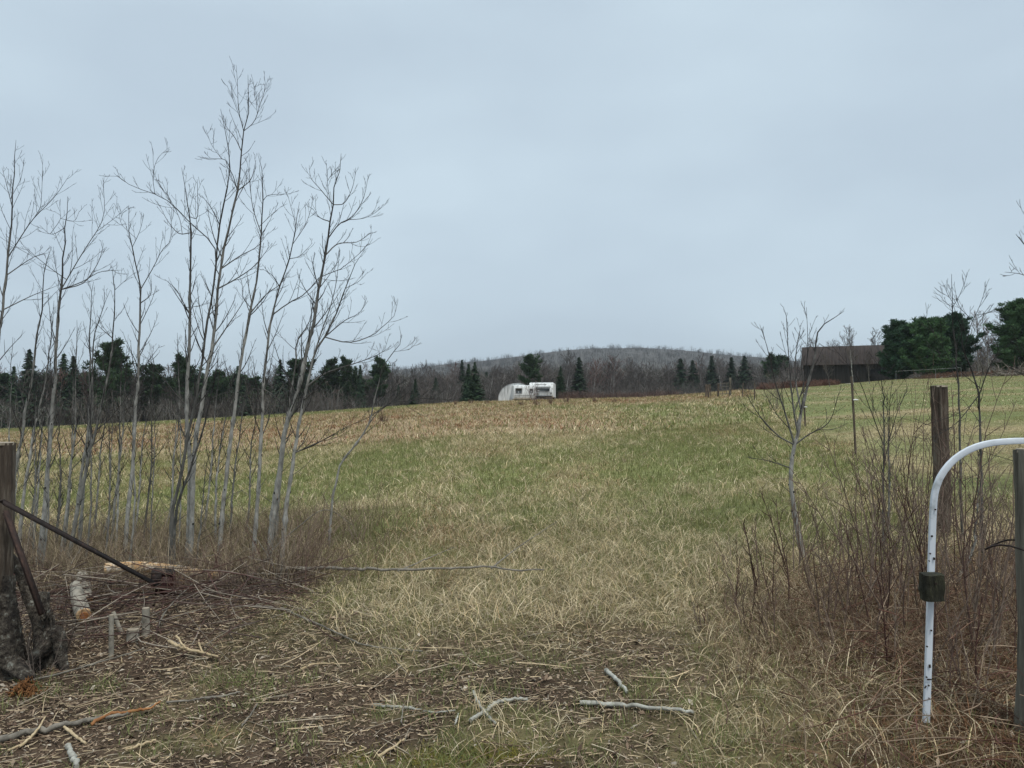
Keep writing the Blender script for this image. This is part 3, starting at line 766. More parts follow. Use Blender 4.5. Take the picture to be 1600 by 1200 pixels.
f_ = fp('window', -.62, zb + Hb * .40, zb + Hb * .78, .72, M['trim'], .035); fp('pane', -.62, zb + Hb * .44, zb + Hb * .74, .56, M['glass'], .055, f_)
f_ = fp('window', .72, zb + Hb * .45, zb + Hb * .75, .40, M['trim'], .035); fp('pane', .72, zb + Hb * .48, zb + Hb * .72, .30, M['glass'], .055, f_)
fp('stripe', 0, zb + Hb * .25, zb + Hb * .275, 2.1, M['trim'], .025)

# ------------------------------------------------------------------ shrubs
def shrub_mesh(seed, n=9, H=1.5, spread=.45, r0=.006, c1=(0.10, 0.04, 0.035), c2=(0.20, 0.15, 0.12), sub=5, sub2=2, wig=.05, taper=.25, ang=(.4, .8)):
    r = random.Random(seed); mb = MB()
    for i in range(n):
        c = np.array(c1) * (1 - (q := r.random())) + np.array(c2) * q
        az = r.random() * 6.28; sp = spread * r.random() ** .7
        h = H * r.uniform(.55, 1.05)
        st = sweep((math.cos(az) * .05 * H, math.sin(az) * .05 * H, -.05), (math.cos(az) * sp, math.sin(az) * sp, 1), h, 7, .12, wig, r)
        rr = r0 * r.uniform(.6, 1.25) * (h / H) ** .5
        mb.tube(st, np.linspace(rr, rr * taper, 8), 5, c)
        for j in range(sub):
            f = .25 + .72 * (j + r.random()) / sub
            p, t_, k_, w_ = along(st, f)
            b1 = sweep(p, side_dir(t_, r.random() * 6.28, r.uniform(*ang)), h * r.uniform(.12, .38) * (1.25 - f), 4, .25, .09, r)
            mb.tube(b1, np.linspace(rr * .5, rr * .16, 5), 4, c)
            for q2 in range(sub2):
                p2, t2, _, _ = along(b1, r.uniform(.3, .95))
                b2 = sweep(p2, side_dir(t2, r.random() * 6.28, r.uniform(.4, .8)), h * r.uniform(.05, .13), 2, .1, .09, r)
                mb.tube(b2, np.linspace(rr * .28, rr * .12, 3), 3, c)
    return mb
def shrub(x, y, label, name='shrub', cat='shrub', group=None, **k):
    mb = shrub_mesh(**k); z = T(x, y)
    o = mb.build(name, M['twig']); o.location = (x, y, z)
    return tag(o, label, cat, group)
# bare bushes by the trailers
shrub(*P(834, 620, 74)[:2], 'pale leafless bush in front of the white camper and trailer', seed=61, n=16, H=2.1, spread=.55, r0=.022, c1=(.30, .27, .26), c2=(.16, .12, .11), sub=7, sub2=3)
shrub(*P(1210, 640, 31)[:2], 'grey leafless bush grown up around a fence stake', seed=62, n=13, H=1.7, spread=.28, r0=.01, c1=(.22, .19, .16), c2=(.14, .10, .08), sub=6, sub2=3)
for i, (px, Y, h, c) in enumerate([(712, 66, .5, 0), (735, 67, .6, 0), (760, 66, .5, 0), (815, 58, .5, 1), (838, 57, .7, 1), (860, 60, .7, 1), (885, 61, .8, 1), (930, 62, .6, 1), (960, 58, .5, 1), (600, 38, .75, 0), (178, 46, 1.0, 0), (150, 47, .7, 0)]):
    x = (px - 800) / F * Y
    shrub(x, Y, ['dead russet weed clump standing in the field left of the white dome', 'dead brown weed clump in the grass before the trailers'][c] if px > 650 else ['isolated brown weed clump on the slope behind the rightmost saplings', 'larger russet weed clump on the left slope', 'smaller russet weed clump on the left slope'][[9, 10, 11].index(i)],
          'weed_clump', 'weeds', ['russet weeds left of the dome', 'brown weeds before the trailers'][c] if px > 650 else None, seed=70 + i, n=26, H=h, spread=1.0, r0=.014, c1=(.11, .065, .05), c2=(.19, .13, .09), sub=5, sub2=2)
# red-brown dead fern bank in front of the barn
def bank(name, pts, n, h, cols, label, seed):
    r = random.Random(seed); pos = []
    for i in range(n):
        (xa, ya), (xb, yb) = pts; f = r.random()
        x = xa + (xb - xa) * f; y = ya + (yb - ya) * f + r.gauss(0, .8); pos.append((x, y, T(x, y)))
    V, Fq, C = brush_mass(pos, [h * r.uniform(.5, 1.2) for _ in pos], seed, cols, 8, .02)
    return tag(mesh(name, V, [Fq], M['twig'], cols=C, smooth=False), label, 'dead ferns', kind='stuff')
bank('dead_ferns', ((P(1190, 600, 72)[0], 72), (P(1300, 600, 74)[0], 74)), 420, .75, [(.15, .075, .055), (.12, .062, .048), (.19, .11, .08)], 'red-brown dead ferns along the foot of the barn', 4)
bank('dead_bracken', ((P(1440, 600, 71)[0], 71), (P(1640, 600, 70)[0], 70)), 520, .6, [(.17, .085, .055), (.17, .11, .075), (.12, .08, .06)], 'russet dead growth along the foot of the big pines', 5)
bank('dead_weeds', ((P(880, 600, 80)[0], 84), (P(1080, 600, 80)[0], 88)), 500, 1.2, [(.13, .085, .07), (.17, .12, .1), (.10, .07, .06)], 'brown dead weeds along the field crest right of the trailer', 6)

# ------------------------------------------------------------------ old fence line
fence = empty('wire_fence', onground(*P(1335, 690, 14)[:2]), 'old wire fence with thin dark steel posts running back along the pasture', 'fence')
fo = np.array(fence.location)
M['post_steel'] = mat_noise('dark_steel_post', [(.3, (.010, .009, .008)), (.7, (.028, .022, .018))], 12, rough=.95, spec=.1)
M['porcelain'] = mat_noise('white_insulator', [(.3, (.6, .6, .58)), (.7, (.8, .8, .78))], 12, rough=.4)
FP = []
for px, pyt, Y, ins, wdt in [(1336, 588, 13.6, 1, .042), (1258, 600, 20.5, 1, .05), (1179, 611, 44, 0, .08), (1160, 612, 52, 0, .09), (1122, 613, 58, 0, .16), (1111, 613, 60, 0, .07), (1107, 614, 57, 0, .17), (1103, 614, 60, 0, .15)]:
    x = (px - 800) / F * Y; z0 = T(x, Y); zt = P(px, pyt, Y)[2]
    if Y > 30: zt = max(zt, z0 + 1.05)
    mb = MB(); o3 = np.array([x, Y, z0]) - fo; hgt = zt - z0
    lean = random.gauss(0, .02)
    if wdt < .03:
        mb.box(o3 + (lean * .5, 0, hgt / 2 - .1), (wdt * 1.5, wdt * .3, hgt + .2)); mb.box(o3 + (lean * .5, -wdt * .35, hgt / 2 - .1), (wdt * .3, wdt * .9, hgt + .2))
        for q in range(int(hgt / .12)): mb.box(o3 + (lean * .5, -wdt * .9, .1 + q * .12), (wdt * .5, wdt * .3, .02))
        pm = M['post_steel']
    else:
        mb.tube([o3 + (0, 0, -.2), o3 + (lean, 0, hgt * .5), o3 + (lean * 2, 0, hgt)], wdt / 2, 7, cap=True, jit=.06); pm = M['wood_brown']
    po = mb.build('post', pm, fence, smooth=False)
    FP.append(np.array([x, Y, z0, zt]))
    if ins:
        for zz in (P(px, 625 if px > 1300 else 615, Y)[2],) + ((P(px, 636, Y)[2],) if px < 1300 else ()):
            mb = MB(); mb.tube([o3 + (-.045, -.03, zz - z0), o3 + (.0, -.035, zz - z0 + .004), o3 + (.045, -.03, zz - z0)], [.010, .016, .009], 7, cap=True); mb.build('insulator', M['porcelain'], po)
wx = [(P(1590, 700, 3.9)[0] + .1, 3.9)] + [(P(1470, 640, 6.9)[0], 6.9)] + [(a[0], a[1]) for a in FP[:4]] + [(FP[4][0], FP[4][1])]
for hh_ in (.62, 1.0):
    pts = []
    for (xa, ya), (xb, yb) in zip(wx[:-1], wx[1:]):
        for q in range(6):
            f = q / 6; x = xa + (xb - xa) * f; y = ya + (yb - ya) * f
            za = T(xa, ya) + hh_; zbb = T(xb, yb) + hh_
            pts.append(np.array([x, y, za + (zbb - za) * f - .05 * math.sin(math.pi * f)]) - fo)
    mb = MB(); mb.tube(pts, .0016, 4); mb.build('wire', M['post_steel'], fence)
# small gate of rails among the far posts
x0_, y0_ = FP[4][0], FP[4][1]; x1_, y1_ = P(1141, 620, 56)[0], 56
gt = empty('field_gate', onground(x1_, y1_), 'small grey rail gate beside the far fence posts', 'gate')
mb = MB(); hg = 1.45
mb.tube([(0, 0, -.1), (0, 0, hg)], .09, 7, (.4, .4, .38), cap=True); mb.build('gate_post', M['wood_green'], gt)
dv = np.array([x0_ - x1_, y0_ - y1_, 0])
for q in range(4):
    mb = MB(); mb.tube([dv * 0 + (0, 0, .25 + q * .27), dv + (0, 0, .25 + q * .27)], .022, 5); mb.build('rail', M['wood_green'], gt)
mb = MB()
for f in (.3, .6): mb.tube([dv * f + (0, 0, .2), dv * f + (0, 0, 1.1)], .025, 5)
mb.build('brace', M['wood_green'], gt)
# electric line on the far bank
ln = empty('electric_line', onground(*P(1505, 590, 66)[:2]), 'thin pale electric wire on light stakes before the big pines', 'fence')
lo = np.array(ln.location); mb = MB(); tops = []
for px in (1400, 1462, 1502):
    p = P(px, 590, 66 + (1502 - px) * .02); g = onground(p[0], p[1]); zt = P(px, 583 - (px - 1400) * .025, p[1])[2]; zt = max(zt, g[2] + .9)
    mb.tube([g - lo, np.array([g[0], g[1], zt]) - lo], .012, 5, cap=True); tops.append(np.array([g[0], g[1], zt]) - lo)
mb.build('stake', M['trim'], ln, smooth=False)
mb = MB(); mb.tube(tops, .005, 4); mb.build('wire', M['porcelain'], ln)

# thick wooden post
def log_mesh(pts, rad, c0, sides=18, jit=.012, sub=8, ridge=.05):
    pts = np.asarray(pts, float); k_ = np.linspace(0, len(pts) - 1, (len(pts) - 1) * sub + 1)
    pp = np.stack([np.interp(k_, range(len(pts)), pts[:, a]) for a in range(3)], -1); rr = np.interp(k_, range(len(pts)), rad)
    pp = smooth_poly(pp[::sub], len(pp)) if len(pts) > 2 else pp
    mb = MB(); mb.tube(pp, rr * (1 + .03 * np.sin(k_ * 3.1) + .006 * rng.normal(size=len(k_))), sides, c0, jit=jit, ridge=ridge); return mb, pp, rr
def disc(c, n, r, mat, parent, name='cut_end', sides=16, t=.006, jit=.06):
    n = unit(np.array(n, float)); mb = MB(); c = np.array(c, float)
    mb.tube([c - n * .012, c + n * t], [r, r * .97], sides, cap=True, jit=jit); return mb.build(name, mat, parent, smooth=False)
def wood_post(pxt, pyt, Y, pxb, r, label, mat, lean=0, name='fence_post', cutm=None, rt=None):
    pt = P(pxt, pyt, Y); xb = (pxb - 800) / F * Y; g = onground(xb, Y)
    e_ = empty(name, g, label, 'fence post')
    top = np.array([pt[0], Y, pt[2]]) - g
    mb, pp, rr = log_mesh([(0, 0, -.25), top * .5 + (.012, 0, 0), top], [r * 1.08, r, rt or r * .97], (1, 1, 1), 40, .012, 20, .20); mb.build('post', mat, e_)
    disc(top, top, (rt or r * .97) * .98, cutm or M['cut'], e_, 'top_cut', t=.004)
    return e_, top
M['cutgrey'] = mat_noise('weathered_cut_wood', [(.3, (.22, .18, .13)), (.7, (.45, .39, .30))], 16)
wood_post(1468, 603, 6.9, 1466, .072, 'thick brown wooden fence post with a rough flat-cut top behind the white hoop', M['wood_brown'], cutm=M['cutgrey'])
YP = G(1592, 1150)[1]
wood_post(1611, 703, YP, 1600, .060, 'smooth grey-green wooden post at the right edge, next to the white hoop', M['wood_green'], cutm=M['cutgrey'])
mb = MB()
g = np.array([P(1598, 860, YP - .08)[0], YP - .09, P(1598, 860, YP - .08)[2]])
a = np.linspace(0, 6.28, 18); mb.tube(np.stack([.09 * np.cos(a), .09 * np.sin(a) + .08, .02 * np.sin(a * 2)], -1), .004, 5)
o = mb.build('wire_loop', M['rust']); o.location = tuple(g); tag(o, 'rusty wire wrapped around the grey-green post at the right edge', 'wire')
# ------------------------------------------------------------------ the aspen saplings
def up(zx, zy): return (zx, zy)
TR = np.array([0.29, 0.28, 0.25]); TWG = np.array([0.048, 0.044, 0.041]); KNOT = np.array([0.03, 0.028, 0.026])  # TWG: dark twig bark, deepened further to look backlit against the sky
def twigs(mb, ax, rad, r, n, f0, f1, L0, lv=2, colr=(TWG, TR), ang=(.4, .8), upb=.6):
    for i in range(n):
        f = f0 + (f1 - f0) * (i + r.random()) / n
        p, t_, k, w = along(ax, min(f, .995))
        L = L0 * r.uniform(.45, 1.15) * (1.15 - .75 * (f - f0) / (f1 - f0 + 1e-6))
        d = side_dir(t_, i * GA + r.uniform(-.5, .5), r.uniform(*ang))
        b1 = sweep(p, d, L, 6, upb, .055, r)
        rb = min(rad[k] * .45, .0062) * (0.6 + .5 * L / L0); rb = max(rb, .0014)
        mb.tube(b1, np.linspace(rb, .0013, 7), 4, TWG, TR, (.004, .018))
        if lv > 1: twigs(mb, b1, np.linspace(rb, .0011, 7), r, max(2, int(L / .085)), .2, .97, max(.09, L * .32), lv - 1)
def sapling(seed, Y, wbase, trunk, limbs, label, nb=14, f0=.34, L0=.55, dead=4, basepx=None, name='aspen_sapling', dark=1.0, group='aspen saplings in the hedgerow'):
    r = random.Random(seed)
    (bx, by) = trunk[0]
    g = onground((bx - 800) / F * Y, Y)
    e_ = empty(name, g, label, 'sapling', group)
    n = len(trunk); wob = 0.0
    dY = r.uniform(-.25, .25)
    pts = []
    for i, (px, py) in enumerate(trunk):
        f = i / (n - 1); pts.append(P(px, py, Y + dY * f))
    pts[0] = g - (0, 0, .05)
    ax = smooth_poly(pts, 26) - g
    ax += np.stack([np.array([r.gauss(0, .0035) for _ in range(26)]), np.array([r.gauss(0, .008) for _ in range(26)]), np.zeros(26)], -1) * np.linspace(.3, 1, 26)[:, None]
    r0 = wbase / 2 / F * Y * .64
    s = np.linspace(0, 1, 26); rad = r0 * (1.15 * np.exp(-s * 25) * .25 + (1 - s) ** .85) + .0014
    H = ax[-1][2]
    mb = MB(); cb = MB()
    col1 = TR * dark
    # knots along the trunk
    kk = np.linspace(0, 25, 101); axx = np.stack([np.interp(kk, range(26), ax[:, a]) for a in range(3)], -1); rr = np.interp(kk, range(26), rad)
    rr = rr * (1 + .05 * rng.normal(size=101)); 
    for q in range(9):
        c = r.randrange(8, 90); rr[c] *= 1.22; rr[c + 1] *= 1.15
    mb.tube(axx, rr, 8, TWG * (.5 + .5 * dark), col1, (.30 * r0, .72 * r0))  # stem darkens upward: twig bark plus a backlit tone put into the colour
    for q in range(int(5 + H * 2)):          # dark branch scars
        f = r.uniform(.05, .8); p, t_, k, w = along(ax, f); a = r.uniform(0, 6.28); rk = rad[k]
        d = np.array([math.cos(a), math.sin(a), 0]); mb.box(p + d * rk * .85, (rk * .9, rk * .5, rk * .8), rot(0, 0, a), KNOT)
    mb.build('trunk', M['bark'], e_)
    axes_ = [(ax, rad)]
    for lb in limbs:
        st = P(*lb[0], Y) - g; best = min(((abs(st[0] - a_[0]) + abs(st[2] - a_[2]), q, k_) for q, (AX, _) in enumerate(axes_) for k_, a_ in enumerate(AX)), key=lambda z_: z_[0])
        pax, prad = axes_[best[1]]; k = best[2]; kf = k / (len(pax) - 1) if best[1] == 0 else .6
        dyl = r.uniform(-.5, .5); m_ = len(lb)
        lp = [pax[k]] + [P(px, py, Y + dY * kf + dyl * (i + 1) / m_) - g for i, (px, py) in enumerate(lb[1:])]
        L = sum(np.linalg.norm(lp[i + 1] - lp[i]) for i in range(len(lp) - 1))
        la = smooth_poly(lp, 12); rl = max(.0022, min(prad[k] * .7, .012, .0045 + L * .004)); lr = np.linspace(rl, .0013, 12); axes_.append((la, lr))
        cb.tube(la, lr, 6, TWG * (.5 + .5 * dark), col1, (.003, .012))
        twigs(cb, la, lr, r, max(4, int(L / .085)), .12, .98, min(.38, .12 + L * .24))
    twigs(cb, ax, rad, r, nb, f0, .97, L0)
    twigs(cb, ax, rad, r, nb, f0 * .8, .99, L0 * .45)
    for i in range(dead):                     # short dead twigs low on the stem
        p, t_, k, w = along(ax, r.uniform(.12, f0)); b1 = sweep(p, side_dir(t_, r.random() * 6.28, r.uniform(.6, 1.2)), r.uniform(.1, .4), 4, .15, .1, r)
        cb.tube(b1, np.linspace(.003, .001, 5), 4, TWG * 1.9); 
    cb.build('crown', M['twig'], e_)
    return e_
S = [
 # depth, base width px, trunk, limbs, label, kwargs
 (7.4, 11, [(-34, 880), (-14, 640), (0, 512), (8, 446), (14, 392), (20, 303), (24, 218)], [[(14, 392), (34, 368), (52, 342), (85, 308), (109, 273)], [(52, 342), (60, 330), (64, 320), (67, 248)], [(10, 431), (54, 401), (76, 395)], [(7, 477), (50, 462), (93, 445)], [(14, 392), (0, 370), (-25, 340)], [(20, 303), (8, 280), (3, 262)], [(21, 300), (32, 280), (38, 250)]], 'leafless sapling at the very left edge of the photo, its trunk partly outside', {}),
 (8.1, 9, [(15, 862), (20, 777), (27, 714), (36, 675), (38, 651), (50, 594), (55, 546), (64, 488), (69, 440), (72, 410), (81, 386)], [], 'thin crooked grey sapling, second trunk from the left edge', dict(L0=.6)),
 (7.8, 8, [(33, 885), (38, 765), (48, 708), (54, 666), (64, 627), (73, 582), (80, 520), (84, 470)], [], 'thin leaning grey sapling directly left of the thick straight one', dict(L0=.5)),
 (7.3, 12, [(62, 905), (67, 830), (72, 765), (75, 726), (80, 666), (84, 615), (87, 540), (94, 464), (97, 440), (99, 407), (102, 368), (103, 350), (107, 308)], [[(97, 455), (120, 410), (140, 378), (156, 353), (163, 332), (161, 281)], [(150, 362), (180, 340), (200, 322)], [(99, 458), (129, 440), (156, 425), (189, 422)], [(99, 450), (129, 443), (144, 426), (156, 404), (162, 380)], [(97, 440), (80, 420), (60, 404), (33, 380)], [(102, 368), (80, 366), (62, 352)], [(102, 355), (95, 340), (85, 330)], [(103, 352), (116, 345), (124, 330)]], 'thick straight pale sapling with a large forked right limb, behind the fallen logs', {}),
 (8.4, 6, [(92, 890), (90, 819), (95, 750), (93, 708), (91, 640)], [], 'short dark-twigged sapling between the thick pale one and the first close pair', dict(dark=.45, nb=12, L0=.35, f0=.25)),
 (8.0, 7, [(99, 890), (104, 800), (110, 730), (118, 666), (118, 576), (121, 500)], [], 'slender sapling immediately left of the close pair of straight trunks', dict(L0=.45)),
 (7.9, 8, [(110, 892), (114, 840), (120, 795), (129, 726), (138, 666), (140, 615), (141, 540), (141, 500), (144, 455), (147, 440)], [], 'left trunk of the close pair of straight saplings below the round-topped pine', {}),
 (8.0, 8, [(126, 890), (127, 810), (132, 750), (141, 675), (144, 630), (146, 540), (158, 490), (172, 455)], [], 'right trunk of the close pair of straight saplings, leaning right at the top', {}),
 (7.7, 9, [(110, 895), (120, 804), (135, 732), (144, 690), (153, 660), (163, 615), (172, 570), (175, 540), (180, 470), (178, 449), (177, 416)], [[(178, 530), (160, 515), (150, 505)], [(178, 449), (196, 438), (212, 425)]], 'dark sapling slanting right in front of the round-topped pine', dict(dark=.7)),
 (8.3, 6, [(176, 890), (175, 840), (180, 780), (187, 720), (193, 654), (196, 591), (199, 540)], [[(187, 650), (175, 640), (160, 655)], [(193, 650), (220, 625), (238, 610)]], 'thin pale sapling with a kinked fork at the height of the forest edge', dict(L0=.4)),
 (7.6, 10, [(192, 895), (195, 864), (200, 795), (207, 732), (211, 642), (215, 600), (217, 540), (220, 485), (220, 446), (213, 419), (206, 380), (201, 350), (201, 320)], [[(220, 448), (241, 415), (253, 391), (266, 376), (267, 331)], [(221, 484), (235, 460), (236, 430)], [(206, 376), (218, 362), (225, 335)], [(203, 370), (190, 350), (186, 330)], [(215, 590), (235, 560), (250, 540)]], 'straight pale sapling forking twice at the top, standing alone left of the tallest group', {}),
 (8.6, 5, [(226, 890), (228, 810), (237, 720), (237, 612), (240, 570), (236, 540)], [], 'spindly dark sapling between the lone straight one and the tallest group', dict(dark=.4, L0=.4)),
 (8.2, 5, [(268, 885), (268, 810), (271, 720), (279, 660), (279, 579), (277, 520)], [], 'thin pale sapling just left of the leaning dark trunk', dict(L0=.4)),
 (6.7, 9, [(264, 905), (266, 856), (271, 787), (283, 743), (294, 676), (305, 632), (314, 574), (323, 508), (334, 445), (338, 388), (344, 346), (355, 295), (359, 259), (355, 223), (349, 190), (347, 171)], [[(341, 403), (335, 385), (320, 368), (298, 349), (275, 325), (253, 308), (205, 290), (181, 274), (164, 275)], [(250, 307), (239, 274), (247, 247), (265, 230)], [(344, 346), (330, 325), (315, 305)], [(358, 262), (352, 250), (335, 248), (313, 246)], [(357, 255), (340, 240), (330, 225), (322, 203)]], 'dark purplish sapling leaning right with one very long limb reaching left', dict(dark=.38)),
 (7.3, 13, [(293, 895), (294, 856), (296, 793), (297, 746), (296, 700), (292, 654), (293, 603), (296, 540), (296, 490), (297, 430), (298, 388), (298, 352), (290, 300), (287, 280), (283, 262)], [[(298, 349), (308, 340), (309, 310), (308, 280)], [(295, 487), (285, 470), (274, 451), (257, 436)], [(296, 484), (310, 478), (325, 472)], [(297, 380), (280, 365), (262, 345), (250, 322)], [(298, 356), (280, 340), (260, 300), (253, 283)]], 'straight pale thick-based sapling in the middle of the tallest group', {}),
 (6.8, 8, [(276, 892), (275, 803), (297, 733), (315, 679), (324, 641), (336, 590), (344, 540)], [], 'thin dark sapling crossing the tallest group low down, bent to the right', dict(dark=.4, L0=.35, nb=6)),
 (7.2, 12, [(300, 885), (301, 790), (302, 730), (308, 670), (315, 644), (323, 581), (331, 540), (336, 510), (340, 460), (347, 406), (358, 355), (370, 301), (376, 268), (378, 235), (383, 199), (390, 163), (387, 140), (387, 116)], [[(383, 199), (373, 172), (371, 129), (369, 102)], [(377, 184), (366, 160), (355, 134)], [(383, 202), (397, 190), (408, 158), (414, 140), (419, 122)], [(390, 163), (401, 152), (408, 141)], [(389, 156), (397, 145), (402, 128)], [(378, 235), (367, 215), (352, 195), (348, 178)], [(373, 293), (362, 270), (350, 256)], [(347, 420), (375, 400), (402, 385), (420, 362)], [(341, 458), (370, 435), (398, 415), (425, 380)], [(331, 540), (355, 510), (375, 480), (390, 455)], [(373, 293), (392, 280), (400, 250)]], 'tallest sapling of the photo, pale trunk rising highest with a forked tip', dict(L0=.65)),
 (8.3, 6, [(340, 885), (338, 760), (343, 711), (352, 655), (361, 603), (366, 580)], [], 'thin pale low sapling between the tallest one and the next big trunk', dict(L0=.4)),
 (7.5, 11, [(341, 892), (342, 872), (347, 803), (354, 743), (359, 698), (366, 644), (372, 594), (376, 570), (382, 534), (391, 486), (400, 444), (406, 390), (409, 348), (411, 300), (409, 264), (403, 240)], [[(396, 480), (417, 459), (438, 444), (452, 425)], [(393, 483), (380, 465), (378, 442), (370, 425)], [(408, 363), (398, 335), (393, 312), (390, 275), (385, 249)], [(409, 345), (425, 335), (440, 322)], [(411, 310), (420, 305), (455, 303)]], 'pale sapling turning dark above the forest edge, first right of the tallest', {}),
 (8.5, 5, [(358, 890), (359, 841), (364, 762), (378, 651), (386, 600), (390, 560)], [], 'spindly sapling behind the dark-topped one', dict(L0=.4, dark=.6)),
 (7.4, 10, [(398, 885), (399, 825), (404, 762), (407, 698), (410, 657), (411, 603), (418, 540), (421, 515), (429, 480), (436, 447), (450, 411), (456, 387), (463, 351), (466, 330), (468, 315)], [[(423, 495), (450, 474), (477, 459), (501, 432), (528, 423), (555, 402), (575, 381), (582, 363)], [(456, 387), (462, 355), (455, 325), (450, 306)], [(458, 384), (475, 355), (485, 330), (489, 305)], [(450, 411), (468, 400), (488, 380)], [(412, 600), (430, 620), (446, 640)], [(436, 447), (425, 430), (410, 420)]], 'mottled sapling with a long limb arching right from its upper trunk', {}),
 (8.2, 8, [(432, 890), (437, 760), (448, 660), (456, 603), (464, 560), (462, 540), (472, 519), (483, 507), (489, 470), (489, 455)], [], 'slim dark sapling hidden behind the big double-stemmed clump', dict(dark=.7)),
 (7.2, 15, [(422, 890), (424, 831), (429, 787), (438, 730), (441, 698), (446, 667), (460, 629), (471, 588), (480, 546), (492, 498), (499, 444), (507, 408), (513, 369), (520, 324), (523, 294), (532, 264), (533, 240)], [[(519, 321), (500, 295), (486, 278), (483, 258)], [(521, 318), (512, 290), (510, 255)], [(522, 300), (522, 267)], [(520, 332), (537, 318), (550, 295), (556, 268)], [(514, 366), (530, 350), (550, 339), (567, 312), (576, 273)], [(550, 339), (568, 341), (585, 333), (607, 315)], [(510, 396), (528, 381), (558, 378), (582, 362)], [(499, 444), (490, 420), (486, 400)], [(520, 350), (500, 340), (488, 325)]], 'thickest sapling, right of centre in the grove, leaning right with a tall candelabra top', dict(L0=.6)),
 (7.0, 11, [(441, 893), (443, 841), (448, 787), (456, 736), (464, 682), (473, 635), (484, 581), (489, 558), (499, 537), (510, 522), (522, 495), (532, 470), (540, 450), (552, 420), (567, 396)], [[(489, 558), (501, 522), (509, 500), (516, 480), (525, 444), (529, 408), (531, 390)], [(507, 537), (546, 535), (585, 522), (600, 508), (615, 495), (622, 468)], [(462, 708), (495, 692), (536, 673)], [(464, 711), (486, 698), (509, 685), (555, 661), (579, 651)], [(483, 597), (505, 585), (528, 576), (563, 565), (589, 555), (612, 540)], [(475, 630), (490, 612), (520, 580)], [(540, 450), (560, 440), (575, 425)], [(510, 522), (540, 500), (560, 490), (575, 470)]], 'widely branched sapling with several long low limbs reaching right over the field', dict(L0=.5)),
 (7.8, 6, [(515, 830), (520, 775), (525, 755), (533, 723), (555, 696), (571, 672), (579, 653), (583, 632), (595, 584), (600, 573), (612, 552), (627, 533), (624, 509)], [[(581, 648), (611, 629), (637, 627), (665, 622), (696, 624)], [(575, 660), (590, 645), (625, 620), (632, 608)], [(595, 584), (593, 555), (588, 540)], [(612, 552), (640, 545), (655, 530)], [(583, 632), (610, 610), (630, 596)]], 'rightmost sapling of the grove, small and bent right with drooping side shoots', dict(nb=6, L0=.3, f0=.3, dead=3)),
 (8.8, 5, [(212, 880), (215, 800), (222, 700), (232, 640), (236, 600)], [], 'thin short pale sapling right behind the lone straight one', dict(L0=.35)),
 (9.2, 5, [(320, 870), (325, 780), (332, 700), (336, 640), (346, 560)], [], 'thin pale sapling seen in the gap right of the tallest group', dict(L0=.4)),
 (9.0, 5, [(52, 870), (58, 790), (62, 720), (70, 640), (86, 560)], [], 'thin sapling far behind the thick straight pale one', dict(L0=.4)),
 (9.4, 5, [(150, 860), (152, 780), (158, 700), (166, 650), (168, 590)], [], 'thin distant sapling behind the slanting dark one', dict(L0=.4, dark=.8)),
 (9.3, 5, [(385, 860), (389, 800), (392, 700), (400, 650), (402, 600)], [], 'thin distant sapling between the dark-topped and the mottled one', dict(L0=.35, dark=.8)),
]
for i, (Y, w, tr_, lb, lab, kw) in enumerate(S):
    sapling(900 + i, Y, w, tr_, lb, lab, **kw)
WH = []
rw = random.Random(4242)
for i in range(16):
    bx = [8, 24, 45, 58, 70, 84, 104, 136, 158, 168, 184, 206, 240, 252, 284, 310, 330, 350, 372, 412, 452, 470][i] + rw.uniform(-4, 4)
    tipx = bx + rw.uniform(-6, 26); tipy = rw.uniform(520, 740); Y = rw.uniform(6.8, 9.6)
    sapling(1300 + i, Y, rw.uniform(3.2, 5.0), [(bx, 885), (bx + (tipx - bx) * .35 + rw.uniform(-4, 4), 800), (bx + (tipx - bx) * .7 + rw.uniform(-4, 4), 800 - (800 - tipy) * .55), (tipx, tipy)], [],
            'thin leafless whip among the aspen trunks, ' + ['first', 'second', 'third', 'fourth', 'fifth', 'sixth', 'seventh', 'eighth', 'ninth', 'tenth', 'eleventh', 'twelfth', 'thirteenth', 'fourteenth', 'fifteenth', 'sixteenth', 'seventeenth', 'eighteenth', 'nineteenth', 'twentieth', 'twenty-first', 'twenty-second'][i] + ' of these from left',
            nb=8, L0=.28, f0=.3, dead=3, dark=rw.choice([.6, .8, 1, 1]), name='sapling_whip', group='thin whips among the aspens')
